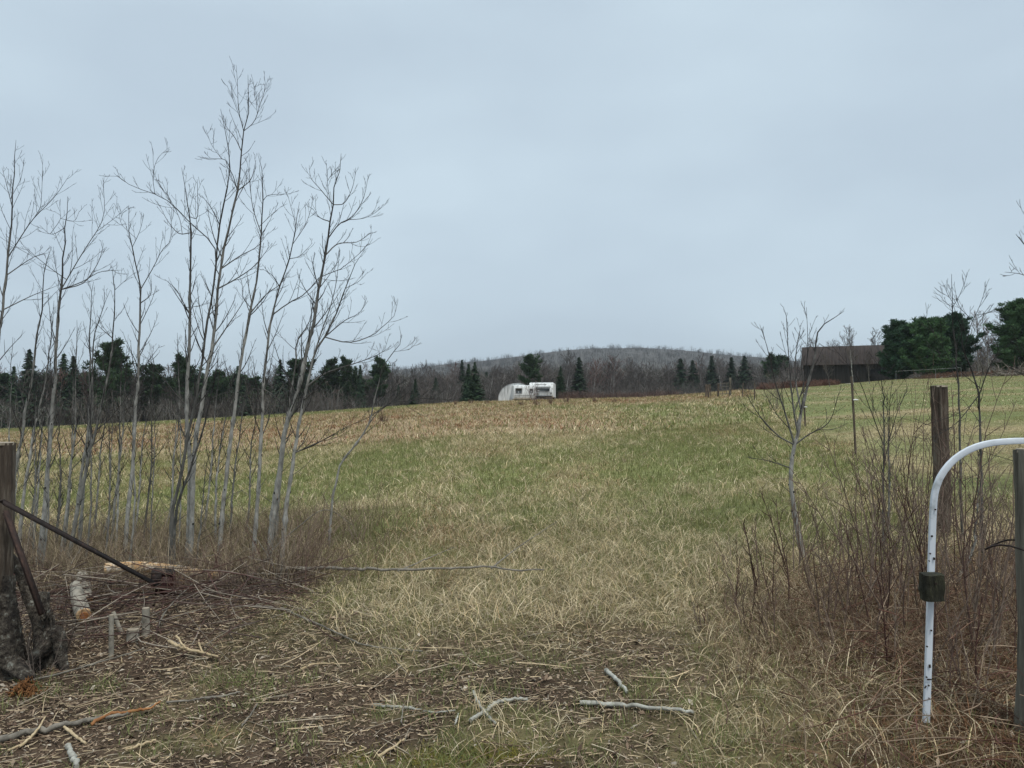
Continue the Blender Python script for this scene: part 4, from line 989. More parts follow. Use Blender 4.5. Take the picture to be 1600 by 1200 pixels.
# right-hand young trees
sapling(951, 6.2, 14, [(1268, 985), (1262, 900), (1250, 850), (1240, 790), (1235, 735), (1243, 690), (1246, 678), (1252, 640), (1262, 600), (1272, 560), (1281, 515), (1319, 486)],
        [[(1243, 690), (1225, 640), (1212, 600), (1198, 540), (1187, 507)], [(1246, 678), (1240, 640), (1234, 580), (1228, 488)], [(1250, 650), (1256, 600), (1262, 540), (1260, 480)], [(1252, 640), (1244, 600), (1243, 560), (1252, 505)], [(1243, 700), (1262, 680), (1295, 660), (1310, 615)], [(1240, 700), (1215, 680), (1180, 640), (1160, 600)], [(1236, 735), (1200, 720), (1170, 715)]],
        'small pale grey tree with a knobbly trunk and upright shoots, left in the right-hand thicket', nb=5, L0=.22, f0=.5, dead=5, name='young_tree', group=None)
sapling(952, 6.0, 8, [(1545, 1000), (1540, 900), (1533, 780), (1532, 690), (1528, 610), (1519, 580), (1505, 545), (1502, 510), (1490, 480)],
        [[(1528, 610), (1545, 575), (1560, 545), (1548, 520)], [(1528, 612), (1500, 580), (1480, 555), (1443, 490)], [(1528, 620), (1490, 665), (1440, 690)], [(1505, 545), (1518, 505), (1530, 480), (1542, 445)], [(1518, 507), (1500, 480), (1494, 465)], [(1519, 495), (1540, 490), (1555, 485)]],
        'dark red-stemmed sapling beside the white hoop, its forked crown against the sky', nb=5, L0=.28, f0=.5, dark=.4, name='young_tree', group=None)
sapling(953, 6.6, 6, [(1500, 960), (1502, 800), (1500, 700), (1497, 600), (1489, 510), (1488, 480), (1487, 428)], [[(1489, 482), (1500, 460), (1512, 427)], [(1489, 482), (1481, 460), (1475, 445)], [(1488, 486), (1475, 470), (1468, 460)]],
        'thin dark sapling with a four-pronged tip above the thick wooden post', nb=4, L0=.22, f0=.55, dark=.4, name='young_tree', group=None)
sapling(954, 6.5, 6, [(1380, 960), (1381, 860), (1380, 760), (1381, 640), (1379, 600), (1372, 560)], [[(1381, 700), (1360, 640), (1340, 590), (1300, 540)], [(1381, 720), (1400, 650), (1420, 600)], [(1381, 680), (1391, 620), (1398, 580)]],
        'straight thin young tree left of the thick wooden post', nb=9, L0=.4, f0=.35, dark=.45, name='young_tree', group=None)
sapling(955, 6.9, 6, [(1392, 950), (1390, 860), (1389, 760), (1388, 650), (1386, 605)], [], 'thin young tree close beside the straight one, slightly shorter', nb=8, L0=.35, f0=.35, dark=.6, name='young_tree', group=None)
sapling(956, 5.2, 9, [(1660, 1000), (1650, 800), (1635, 600), (1622, 450), (1610, 400), (1588, 366)], [[(1622, 450), (1600, 430), (1570, 425)], [(1635, 600), (1610, 580), (1590, 545)], [(1612, 405), (1606, 360), (1600, 330)]], 'sapling just outside the right edge, only its twig tips reaching into view', nb=5, L0=.25, f0=.5, dark=.5, name='young_tree', group=None)
sapling(957, 5.2, 8, [(1490, 1060), (1483, 960), (1500, 900), (1520, 860), (1526, 790), (1530, 700)], [], 'grey-green curved young tree directly behind the white hoop', nb=6, L0=.3, f0=.4, name='young_tree', group=None)

# ------------------------------------------------------------------ thicket on the right
RED1, RED2 = (0.070, 0.034, 0.028), (0.24, 0.185, 0.14)
spots = []
ORD = ['first', 'second', 'third', 'fourth', 'fifth', 'sixth', 'seventh', 'eighth', 'ninth', 'tenth', 'eleventh', 'twelfth', 'thirteenth', 'fourteenth', 'fifteenth', 'sixteenth', 'seventeenth', 'eighteenth', 'nineteenth', 'twentieth', 'twenty-first', 'twenty-second', 'twenty-third', 'twenty-fourth']
r = random.Random(77)
GR = [('tangled leafless shrub left of the small grey tree', 'shrubs left of the small grey tree'), ('leafless shrub between small grey tree and white hoop', 'shrubs between the grey tree and the white hoop'), ('red-stemmed leafless shrub right of the white hoop', 'shrubs right of the white hoop')]
SHR = [(1140, 960, .45), (1165, 985, .6), (1185, 930, .65), (1205, 1000, .55), (1150, 900, .4), (1222, 955, .8), (1100, 985, .3),
                                 (1285, 960, 1.05), (1300, 1000, .9), (1322, 930, 1.2), (1345, 980, 1.25), (1360, 935, 1.3), (1378, 1000, 1.1), (1400, 950, 1.35), (1420, 1000, 1.1), (1335, 890, 1.1), (1412, 905, 1.3), (1280, 900, .7), (1240, 900, .7), (1310, 1040, .6), (1382, 1050, .7), (1434, 1045, .8), (1440, 960, 1.2),
                                 (1482, 985, 1.3), (1500, 1030, 1.15), (1520, 970, 1.3), (1545, 1020, 1.25), (1560, 960, 1.3), (1580, 1060, .9), (1475, 1080, .6), (1520, 1090, .6), (1555, 905, 1.2), (1350, 1010, 1.0), (1390, 900, 1.45), (1460, 870, 1.4), (1495, 940, 1.5), (1535, 935, 1.45), (1425, 935, 1.4), (1315, 975, 1.1), (1570, 1000, 1.3), (1600, 980, 1.1), (1640, 1020, 1.2), (1470, 920, 1.2), (1515, 900, 1.1)]
PXS = [a[0] for a in SHR]
for i, (px, py, h) in enumerate(SHR):
    p = G(px, py); q = 0 if px < 1235 else 1 if px < 1450 else 2
    spots.append((px, q)); kth = sum(1 for n_, a in enumerate(PXS) if (0 if a < 1235 else 1 if a < 1450 else 2) == q and (a, n_) < (px, i))
    shrub(p[0], p[1], GR[q][0] + ', ' + ORD[kth] + ' from left', group=GR[q][1], seed=500 + i, n=r.randint(3, 6), H=h * r.uniform(.9, 1.15), spread=.42, r0=.0056, c1=RED1, c2=RED2, sub=7, sub2=1, wig=.065)
# brush at the left, reddish fan of dead stems
for i, (px, py, h, sp, lab) in enumerate([(455, 905, .62, 1.5, 'fan of dry reddish stems sprawling right beside the tree stumps'), (500, 895, .45, 1.6, 'low tangle of dry stems at the right end of the brush'), (425, 920, .7, .9, 'arching dead stems rising over the dark stumps'),
                                          (330, 900, .5, .9, 'thin dry shrub behind the peeled log, near its right end'), (240, 895, .55, .7, 'thin dry shrub behind the peeled log, near its left end'), (180, 905, .6, .8, 'dry leafless shrub behind the bent log'),
                                          (95, 905, .6, .7, 'dry leafless shrub between the steel bar and the bent log'), (50, 900, .7, .6, 'dry leafless shrub right behind the left fence post'), (140, 870, .6, .6, 'thin dry shrub behind the middle of the steel bar'), (380, 860, .5, .8, 'thin dry shrub among the trunks right of the tallest sapling'),
                                          (560, 850, .5, 1.0, 'pale dry shrub below the rightmost sapling'), (60, 840, .8, .5, 'taller dry shrub behind the upper end of the steel bar')]):
    p = G(px, py)
    shrub(p[0], p[1], lab, seed=600 + i, n=13, H=h, spread=sp, r0=.0036, c1=(.17, .11, .09), c2=(.36, .30, .22), sub=5, sub2=1, wig=.09)

# ------------------------------------------------------------------ white hoop and hanging block
M['hoop'] = mat_noise('white_painted_metal', [(.26, (.33, .36, .36)), (.40, (.62, .66, .70)), (.7, (.74, .78, .83))], 7, rough=.5, detail=6, bump=.15)
HYd = G(1447, 1140)[1]
hp = [(1447, 1128), (1450, 1050), (1453, 950), (1456, 850), (1458, 800), (1461, 768), (1471, 742), (1490, 719), (1514, 703), (1540, 694), (1570, 690), (1605, 689), (1650, 692), (1690, 703), (1722, 728), (1738, 762), (1742, 800), (1744, 900), (1746, 1000), (1748, 1120)]
pts = np.array([P(px, py, HYd + .25 * max(0, (px - 1600) / 150)) for px, py in hp])
hb = onground(pts[0][0], HYd); hoop = empty('metal_hoop', hb, 'white painted flat metal hoop arching out of the right-hand thicket', 'hoop')
sm = smooth_poly(pts - hb, 90); tg = unit(np.array([0, 1.0, 0]))
mb = MB(); V = []
for i, p in enumerate(sm):
    t_ = unit(sm[min(i + 1, 89)] - sm[max(i - 1, 0)]); n_ = np.cross(t_, (0, 1.0, 0)); n_ = unit(n_)
    w, d = .0135, .008
    for a, b_ in ((-1, -1), (1, -1), (1, 1), (-1, 1)): V.append(p + n_ * a * w + np.array([0, 1, 0]) * b_ * d)
mb.add(V, [[i * 4 + a, i * 4 + (a + 1) % 4, (i + 1) * 4 + (a + 1) % 4, (i + 1) * 4 + a] for i in range(89) for a in range(4)])
ho = mb.build('bar', M['hoop'], hoop, smooth=False)
bv = ho.modifiers.new('bevel', 'BEVEL'); bv.width = .003; bv.segments = 2
mb = MB()
for py in (796, 865, 872, 985, 1010, 1058, 1071):
    px = np.interp(-py, [-1128, -1050, -950, -850, -796], [1447, 1450, 1453, 1456, 1458]) + random.uniform(-4, 4)
    p = P(px, py, HYd - .0125) - hb; mb.tube([p + (0, .002, 0), p - (0, .003, 0)], .0035, 8, cap=True)
mb.build('bolt', M['rust'], hoop)
mb = MB()
for q in range(9):
    py = random.choice([random.uniform(1000, 1120), random.uniform(1055, 1125), random.uniform(835, 880)]); px = np.interp(-py, [-1128, -1050, -950, -850, -796], [1447, 1450, 1453, 1456, 1458]) + random.uniform(-5, 5)
    p = P(px, py, HYd - .0132) - hb; mb.box(p, (random.uniform(.004, .010), .0015, random.uniform(.004, .016)), rot(0, random.uniform(-.6, .6), 0))
mb.build('chipped_patches', M['rust'], hoop, smooth=False)
M['moss'] = mat_noise('mossy_old_wood', [(.25, (.010, .010, .007)), (.5, (.030, .029, .018)), (.72, (.085, .085, .045))], 14, stretch=(2.2, 2.2, .5), detail=8, bump=1.0, bscale=30, bdist=.015)
p = P(1456, 917, HYd - .045); bl = empty('wood_block', p, 'square mossy dark wooden block fixed across the stem of the white hoop', 'wood block')
mb = MB()
K = 7; hx, hz, hy = .038, .054, .026; V = []
me_ = []
for iz in range(K):
    for (sx, sy) in [(-1, -1), (-.33, -1.08), (.33, -1.08), (1, -1), (1.05, 0), (1, 1), (.3, 1), (-.3, 1), (-1, 1), (-1.05, 0)]:
        V.append(((hx + .003 * (iz > 1)) * sx + random.gauss(0, .0016), hy * sy + random.gauss(0, .0022), hz * (2 * iz / (K - 1) - 1) + random.gauss(0, .0028)))
mb.add(V, [[a * 10 + i, a * 10 + (i + 1) % 10, (a + 1) * 10 + (i + 1) % 10, (a + 1) * 10 + i] for a in range(K - 1) for i in range(10)])
mb.add(V[:10], [list(range(10))]); mb.add(V[-10:], [list(range(10))])
mb.build('block', M['moss'], bl, smooth=False)
mb = MB(); mb.tube([(.0, -hy - .001, .02), (.0, -hy - .006, .02)], .005, 8, cap=True); mb.build('screw', M['rust'], bl)

# ------------------------------------------------------------------ left post, stump and steel
wood_post(2, 692, 4.55, -4, .075, 'dark old wooden gate post with a pale sawn top at the left edge', M['wood_brown'], cutm=M['cutgrey'], name='gate_post')  # dark wood colour stands for old bark and for the shadow over the post
def bar(mbx, a, b, w, d, n=40, holes=True, matR=None):
    a = np.array(a); b = np.array(b); L = np.linalg.norm(b - a); t_ = (b - a) / L; s_ = unit(np.cross(t_, (0, 1, 0))); 
    f_ = unit(np.cross(s_, t_)); R_ = np.stack([t_, s_, f_], 1)
    mbx.box((a + b) / 2, (L, w, d), R_); mbx.box((a + b) / 2 + s_ * (w / 2 - d / 2) + f_ * (-w / 2), (L, d, w), R_)
    return t_, s_, f_, L
A_, B_ = P(2, 782, 4.42), P(243, 912, 5.75)
br = empty('steel_bar', onground(*((A_ + B_) / 2)[:2]), 'long dark rusty perforated steel bar slanting from the left post down to the brush', 'steel bar'); bo = np.array(br.location)
mb = MB(); t_, s_, f_, L = bar(mb, A_ - bo, B_ - bo, .034, .006); mb.build('bar', M['rust'], br, smooth=False)
mb = MB()
for i in range(int(L / .075)):
    for s2 in (0,):
        c = A_ - bo + t_ * (.05 + i * .075) + s_ * (-.004); mb.tube([c - f_ * .0045, c + f_ * .0045], .0045, 8, cap=True)
M['hole'] = mat_noise('pale_worn_rivets', [(.3, (.30, .27, .22)), (.7, (.55, .50, .42))], 40)
mb.build('rivets', M['hole'], br)
A2, B2 = P(9, 800, 4.40), P(66, 960, 4.30)
br2 = empty('steel_brace', onground(*B2[:2]), 'short rusty brown steel strip leaning between the left post and the gnarled stump', 'steel bar'); bo2 = np.array(br2.location)
M['rustb'] = mat_noise('brown_rusty_steel', [(.3, (.018, .012, .010)), (.6, (.055, .030, .022)), (.75, (.15, .09, .06))], 24, rough=.8, bump=.4, bdist=.003)
mb = MB(); bar(mb, A2 - bo2, B2 - bo2, .040, .006); mb.build('bar', M['rustb'], br2, smooth=False)
g = onground(*P(258, 940, 6.0)[:2])
red = empty('rusty_bucket', g, 'small dark red and black rusted steel box at the low end of the slanting bar', 'rusty box', rz=.3)
M['darkred'] = mat_noise('dark_red_paint', [(.3, (.025, .008, .008)), (.7, (.075, .014, .014))], 9, rough=.5)
mb = MB(); w, h, d = .13, .19, .10
for s in (-1, 1): mb.box((s * w / 2, 0, h / 2), (.006, d, h)); 
mb.box((0, -d / 2, h / 2), (w, .006, h)); mb.box((0, d / 2, h / 2), (w, .006, h)); mb.box((0, 0, .01), (w, d, .006))
mb.build('box', M['darkred'], red, smooth=False)
mb = MB(); mb.box((-.02, 0, h + .01), (w * 1.25, d * 1.2, .02), rot(.1, .12, 0)); mb.box((-.06, -d / 2 - .01, h * .8), (w * .6, .01, h * .45)); mb.build('lid', M['rust'], red, smooth=False)

# gnarled stump at the foot of the post
M['gnarl'] = mat_noise('lichened_rotten_wood', [(.30, (.012, .010, .008)), (.45, (.045, .036, .028)), (.58, (.13, .11, .085)), (.70, (.36, .37, .32))], 26, detail=9, bump=1.0, bscale=45, bdist=.04)
def gnarled(name, px, py, arms, label, cat='stump'):
    g = G(px, py); e_ = empty(name, g, label, cat); 
    mb = MB()
    for pts_, rr_ in arms:
        q_ = [P(a, b_, g[1] + dd) - g for a, b_, dd in pts_]
        sp = smooth_poly(q_, 40); rr2 = np.interp(np.linspace(0, 1, 40), np.linspace(0, 1, len(rr_)), rr_) * (1 + .03 * rng.normal(size=40)); mb.tube(sp, rr2, 30, cap=True, jit=.03, ridge=.32, rk=6)
    mb.build('trunk', M['gnarl'], e_); return e_
gnarled('rotten_stump', 70, 1040, [([(78, 1062, 0), (72, 1000, 0), (66, 950, .02), (70, 925, .04)], [.085, .075, .05, .03]), ([(70, 1020, 0), (88, 990, -.02), (97, 1030, -.05), (103, 1050, -.08)], [.05, .045, .035, .02]), ([(66, 985, 0), (45, 930, .05), (25, 880, .1), (8, 860, .12)], [.04, .035, .028, .02]), ([(84, 1000, 0), (60, 1020, -.1), (44, 1045, -.15)], [.05, .04, .03])],
        'gnarled rotten grey stump with lichen at the foot of the left gate post')
gnarled('rotten_stump', 0, 1055, [([(8, 1070, .0), (2, 1000, .0), (0, 950, .02), (4, 900, .05)], [.14, .125, .10, .07]), ([(10, 1030, 0), (35, 1050, -.1), (50, 1062, -.15)], [.06, .045, .03])], 'broad dark rotten trunk base at the left edge under the gate post')
# stacked cut stems
def cutlog(name, pxs, Y, rads, label, mat, cat='log', ends=(True, True), sides=14, heart=True):
    pw = [P(px, py, yy) for (px, py), yy in zip(pxs, Y)]
    g = pw[0].copy(); e_ = empty(name, g, label, cat)
    mb, pp, rr = log_mesh(np.array(pw) - g, rads, (1, 1, 1), sides, .01, 8, .05); mb.build('stem', mat, e_)
    for k, on in ((0, ends[0]), (-1, ends[1])):
        if on:
            d = pp[0] - pp[1] if k == 0 else pp[-1] - pp[-2]
            c = disc(pp[k], d, rr[k] * .97, M['cut'], e_)
            if heart: disc(pp[k] + unit(d) * .004, d, rr[k] * .55, M['heart'], c, 'heartwood')
    return e_
M['aspenbark'] = mat_noise('grey_green_aspen_bark', [(.28, (.08, .070, .055)), (.45, (.25, .225, .18)), (.7, (.42, .38, .31))], 13, bump=.5, detail=7)
M['peeled'] = mat_noise('peeled_stem', [(.36, (.52, .26, .09)), (.47, (.58, .40, .22)), (.60, (.56, .50, .42)), (.78, (.64, .61, .56))], 6, stretch=(1, 3, 3), bump=.2)
cutlog('bent_log', [(131, 962), (122, 935), (118, 915)], [5.35, 5.6, 5.8], [.052, .050, .040], 'grey-green cut log with an orange heartwood end facing the camera', M['aspenbark'])
cutlog('cut_log', [(135, 940), (132, 918), (128, 900)], [5.85, 6.05, 6.3], [.046, .050, .046], 'mossy grey log lying just behind the orange-ended one', M['aspenbark'], heart=False)
pe = cutlog('peeled_log', [(165, 889), (220, 886), (290, 893), (340, 900), (385, 908)], [6.35, 6.45, 6.6, 6.7, 6.8], [.050, .048, .044, .036, .02], 'long white and orange peeled log lying across the brush', M['peeled'], ends=(True, False), heart=False)
mb = MB(); po_ = np.array(pe.location); mb.box(P(288, 912, 6.5) - po_, (.07, .012, .11), rot(0, .1, .1)); mb.build('bark_strip', M['heart'], pe, smooth=False)
for k, (px, pt_, pb, w, Yp, lab) in enumerate([(174, 962, 1025, 7, 4.75, 'thin grey cut stub standing upright, leftmost of the stubs by the cut logs'), (185, 957, 997, 6, 5.1, 'thin grey stub leaning right, second of the stubs from the left'), (208, 984, 1004, 18, 5.0, 'short fat round-topped grey stub'), (228, 951, 1000, 11, 5.05, 'tall pale grey square-cut stub, rightmost of the four')]):
    xt = px + (-8 if k == 1 else 0); r_ = w / 2 / F * Yp
    pw = [P(px + (8 if k == 1 else 0), pb, Yp), P(px, (pt_ + pb) / 2, Yp), P(xt, pt_, Yp)]
    pw[0][2] = min(pw[0][2], T(pw[0][0], Yp) - .03)
    e_ = empty('cut_stub', onground(pw[0][0], Yp), lab, 'stub'); o_ = np.array(e_.location)
    mb, pp, rr = log_mesh(np.array(pw) - o_, [r_ * 1.1, r_, r_], (1, 1, 1), 12, .01, 5); mb.build('stem', M['aspenbark'], e_)
    disc(pp[-1], pp[-1] - pp[-2], r_ * .96, M['cutgrey'], e_, 'top_cut')
M['darkbark'] = mat_noise('dark_wet_bark', [(.3, (.018, .013, .011)), (.7, (.075, .05, .038))], 16, bump=.8)
for px, pt_, pb, w, Yp, ln_, lab in [(366, 900, 935, 11, 6.3, -3, 'dark cut stump, leftmost of three at the end of the peeled log'), (388, 896, 934, 12, 6.35, 5, 'dark cut stump with a pale top, middle of three'), (412, 897, 936, 14, 6.4, 3, 'dark cut stump leaning right, rightmost of three')]:
    r_ = w / 2 / F * Yp; b0 = onground((px - 800) / F * Yp, Yp, -.04); t0 = P(px + ln_, pt_, Yp)
    e_ = empty('tree_stump', onground(b0[0], Yp), lab, 'stump'); o_ = np.array(e_.location)
    mb, pp, rr = log_mesh(np.array([b0, (b0 + t0) / 2, t0]) - o_, [r_ * 1.3, r_, r_], (1, 1, 1), 16, .02, 6, .15); mb.build('stem', M['darkbark'], e_)
    disc(pp[-1], pp[-1] - pp[-2], r_ * .95, M['cutgrey'], e_, 'top_cut')

# ------------------------------------------------------------------ fallen sticks that can be told apart
M['birchstick'] = mat_noise('pale_lichened_stick', [(.3, (.13, .12, .10)), (.5, (.36, .35, .30)), (.7, (.52, .52, .46))], 22, bump=.4, detail=7)
M['greystick'] = mat_noise('grey_stick', [(.3, (.09, .08, .065)), (.7, (.30, .27, .22))], 20, bump=.4)
M['orange'] = mat_noise('stained_splinter', [(.3, (.16, .06, .02)), (.7, (.42, .20, .08))], 30)
M['splint'] = mat_noise('splintered_sapwood', [(.3, (.36, .26, .14)), (.7, (.62, .50, .32))], 18, stretch=(.5, 3, 3))
def stick(name, lines, label, mat, cat='stick', lift=.012):
    """lines: list of ([(px,py,height)...], r0, r1)"""
    first = G(*lines[0][0][0][:2]); e_ = None; mb = MB(); o_ = first
    for pts_, r0, r1 in lines:
        w = []
        for q in pts_:
            p = G(q[0], q[1] + 0); hgt = q[2] if len(q) > 2 else 0
            w.append(np.array([p[0], p[1], T(p[0], p[1]) + lift + r0 * .6 + hgt]) - o_)
        n = max(8, len(w) * 5); sp = smooth_poly(w, n); sp[1:-1] += rng.normal(size=(n - 2, 3)) * r0 * .25
        mb.tube(sp, np.linspace(r0, r1, n) * (1 + .08 * rng.normal(size=n)), 8, cap=True)
    o = mb.build(name, mat); o.location = tuple(o_); return tag(o, label, cat)
stick('fallen_branch', [([(430, 911), (480, 908), (560, 909), (630, 911), (700, 909), (768, 907), (800, 912), (850, 912)], .016, .006), ([(622, 912), (660, 895), (710, 872)], .007, .002), ([(768, 908), (800, 880), (825, 865, .02), (870, 836, .04)], .007, .002)], 'long straight grey fallen branch lying across the field edge', M['greystick'], 'branch', lift=.10)
stick('stick', [([(735, 1132), (760, 1115), (783, 1101), (806, 1099), (824, 1098)], .010, .008)], 'pale crooked stick crossing over another, in the middle of the foreground', M['birchstick'])
stick('stick', [([(740, 1086), (748, 1105), (757, 1118), (774, 1135)], .008, .006)], 'short pale stick lying under the crooked one', M['birchstick'])
stick('stick', [([(906, 1104), (950, 1106), (1000, 1110), (1040, 1114), (1085, 1120)], .011, .008)], 'long pale lichen-covered stick at the right of the foreground', M['birchstick'])
stick('stick', [([(582, 1107), (620, 1110), (645, 1112)], .008, .007), ([(645, 1112), (680, 1118), (712, 1115)], .006, .003)], 'thin grey stick left of the crossed pair', M['birchstick'])
stick('stick', [([(630, 1112, .02), (627, 1134)], .004, .003)], 'tiny twig crossing the thin grey stick', M['greystick'])
stick('stick', [([(947, 1053), (962, 1066), (970, 1076), (980, 1088)], .013, .008)], 'short white-barked stick beside the grass edge right of centre', M['birchstick'])
stick('stick', [([(711, 1137), (716, 1120)], .005, .004)], 'very short pale twig left of the crossed sticks', M['birchstick'])
stick('branch', [([(400, 950), (440, 955), (480, 972), (520, 990), (570, 1012), (610, 1018), (660, 1022)], .009, .004), ([(610, 1018), (618, 1038), (630, 1048)], .004, .002)], 'thin curved branch running from the brush to the bare soil', M['greystick'], 'branch')
stick('branch', [([(265, 1020, .05), (290, 1028, .04), (318, 1033, .03), (342, 1034, .01)], .011, .006), ([(275, 1020, .09), (290, 1030, .05)], .007, .005), ([(310, 1026, .07), (318, 1033, .03)], .006, .005)], 'bleached broken branch on the soil mound', M['splint'], 'branch')
stick('splintered_branch', [([(-10, 1166), (40, 1152), (90, 1143), (140, 1132)], .018, .012), ([(138, 1132, .005), (190, 1126, .01), (245, 1112, .02)], .012, .004)], 'grey broken branch at the bottom left, splintered at its right end', M['greystick'], 'branch')
stick('splintered_branch', [([(142, 1138), (170, 1128, .02), (200, 1124, .02)], .010, .006), ([(200, 1124, .02), (232, 1118, .02), (250, 1110, .03)], .009, .004)], 'bright orange splinter of wood at the end of the grey broken branch', M['orange'], 'splinter')
stick('wood_splinter', [([(30, 1172), (55, 1156, .02), (70, 1138, .04)], .007, .004), ([(12, 1178), (40, 1165), (60, 1150, .02)], .006, .005)], 'pale split strip of wood over the grey broken branch', M['splint'], 'splinter')
stick('wood_splinter', [([(100, 1144, .01), (118, 1156), (134, 1167)], .007, .006)], 'pale chip of wood below the grey broken branch', M['splint'], 'splinter')
stick('stick', [([(106, 1178, .02), (112, 1190, .01), (120, 1205)], .012, .012)], 'white mottled stick end at the bottom edge on the left', M['birchstick'])
stick('wood_splinter', [([(196, 1179), (220, 1170), (243, 1162)], .009, .005)], 'pale flat splinter of wood on the grass at bottom left', M['splint'], 'splinter')
stick('wood_splinter', [([(590, 1188), (610, 1176), (632, 1160)], .007, .004)], 'pale splinter at the bottom edge left of centre', M['splint'], 'splinter')
stick('branch', [([(20, 1075), (60, 1070, .02), (110, 1060, .03), (160, 1045, .03), (225, 1025, .03)], .006, .003)], 'long thin pole-like twig lying from the rotten trunk towards the soil mound', M['greystick'], 'branch')
stick('branch', [([(320, 1095), (345, 1093), (375, 1086)], .007, .004), ([(260, 1102), (300, 1098), (330, 1093)], .006, .004)], 'thin grey twig in the litter right of the orange splinter', M['greystick'], 'branch')
stick('branch', [([(378, 1140), (392, 1120), (402, 1104)], .005, .003)], 'short curved twig standing on the bare soil left of centre', M['greystick'], 'branch')
stick('branch', [([(245, 985, .0), (262, 965, .05), (300, 935, .1)], .006, .003)], 'pale twig leaning between the stubs and the peeled log', M['greystick'], 'branch')
stick('branch', [([(92, 955, .0), (105, 915, .12), (148, 855, .2)], .006, .003)], 'pale twig leaning beside the bent log', M['greystick'], 'branch')
stick('branch', [([(470, 1050), (490, 1042), (540, 1041)], .006, .003)], 'straw-coloured flat twig on the bare soil', M['splint'], 'branch')
def arch(pts_, Y, r0, label):
    g = onground((pts_[0][0] - 800) / F * Y, Y); w = [P(a, b_, Y + d_) - g for a, b_, d_ in pts_]; w[0] = np.array([0, 0, -.03])
    mb = MB(); mb.tube(smooth_poly(w, 18), np.linspace(r0, r0 * .3, 18), 6); o = mb.build('branch', M['greystick']); o.location = tuple(g); tag(o, label, 'branch')
arch([(392, 888, 0), (430, 855, 0), (470, 820, .1), (500, 798, .1), (520, 799, .2), (550, 820, .3)], 6.5, .008, 'pale dead branch arching over from the stumps to the field')
arch([(440, 925, 0), (425, 880, 0), (405, 848, 0), (386, 820, .1)], 6.3, .006, 'pale straight dead stem leaning left over the stumps')
arch([(428, 915, 0), (440, 890, 0), (438, 850, 0), (436, 840, 0)], 6.2, .005, 'short pale dead stem standing behind the arching branch')
# tangle of dead stems over the stump at the left
for i, (px, py, h, lab) in enumerate([(15, 1050, .5, 'dark dead stems tangled over the rotten bole at the left edge'), (60, 1065, .4, 'dark dead stems standing before the gnarled stump'), (95, 1020, .5, 'dark dead stems right of the gnarled stump'), (35, 960, .7, 'dark dead stems between the gate post and the steel brace'), (40, 1030, .6, 'dead stems rising between rotten bole and gnarled stump'), (80, 990, .45, 'dead stems growing through the torn top of the gnarled stump'), (8, 1000, .7, 'dead stems leaning on the front of the left gate post'), (120, 1010, .35, 'low dead stems between the gnarled stump and the grey stubs'), (60, 930, .6, 'pale dead stems behind the steel brace')]):
    p = G(px, py)
    shrub(p[0], p[1], lab, seed=660 + i, n=9, H=h, spread=.9, r0=.0036, c1=(.05, .035, .03), c2=(.20, .16, .13), sub=5, sub2=1, wig=.12, name='dead_stems', cat='dead stems')
# torn splinters of the gnarled stump
st_ = [o for o in bpy.data.objects if o.name.startswith('rotten_stump') and 'gnarled' in o.get('label', '')][0]
so_ = np.array(st_.location); mb = MB(); r = random.Random(12)
for i in range(46):
    a = P(r.uniform(60, 86), r.uniform(950, 1010), 0 + so_[1] + r.uniform(-.06, .04)) - so_
    mb.tube(sweep(a, (r.gauss(.1, .3), r.gauss(0, .3), 1.2 * r.choice([1, 1, -1])), r.uniform(.04, .15), 3, 0, .1, r), [.008, .006, .004, .001], 4)
mb.build('splinters', M['gnarl'], st_, smooth=False)

gp_ = [o for o in bpy.data.objects if o.name.startswith('gate_post')][0]; go_ = np.array(gp_.location); mb = MB(); r = random.Random(44)
for i in range(120):
    a = r.uniform(-3.14, 0.4); z = r.uniform(.05, 1.22); rr_ = .078 + r.uniform(0, .012); L = r.uniform(.03, .13)
    c = np.array([math.cos(a) * rr_, math.sin(a) * rr_, z]); 
    if z > 1.12 and a > -1.2: continue
    mb.box(c, (.006 + r.random() * .01, r.uniform(.012, .035), L), rot(r.gauss(0, .08), r.gauss(0, .1), a), taper=r.uniform(.4, 1))
M['bark_dark'] = mat_noise('loose_dark_bark', [(.3, (.014, .011, .009)), (.55, (.05, .04, .032)), (.74, (.17, .15, .12))], 18, detail=8, bump=.8)
mb.build('loose_bark', M['bark_dark'], gp_, smooth=False)

for i, (px, py, h, lab) in enumerate([(438, 915, 1.0, 'tall fan of reddish dead stems spreading right from the dark stumps'), (470, 905, .85, 'reddish dead stems leaning right behind the fallen branch, near its left end'), (345, 925, .55, 'dark tangled stems under the right end of the peeled log'), (300, 930, .5, 'dark tangled stems in front of the middle of the peeled log')]):
    p = G(px, py); mb = shrub_mesh(680 + i, n=20, H=h, spread=.9, r0=.0042, c1=(.12, .06, .05), c2=(.30, .23, .17), sub=5, sub2=1, wig=.09)
    o = mb.build('dead_stems', M['twig']); o.location = (p[0], p[1], T(p[0], p[1])); o.rotation_euler = (0, .55 if i < 2 else 0, 0); tag(o, lab, 'dead stems')
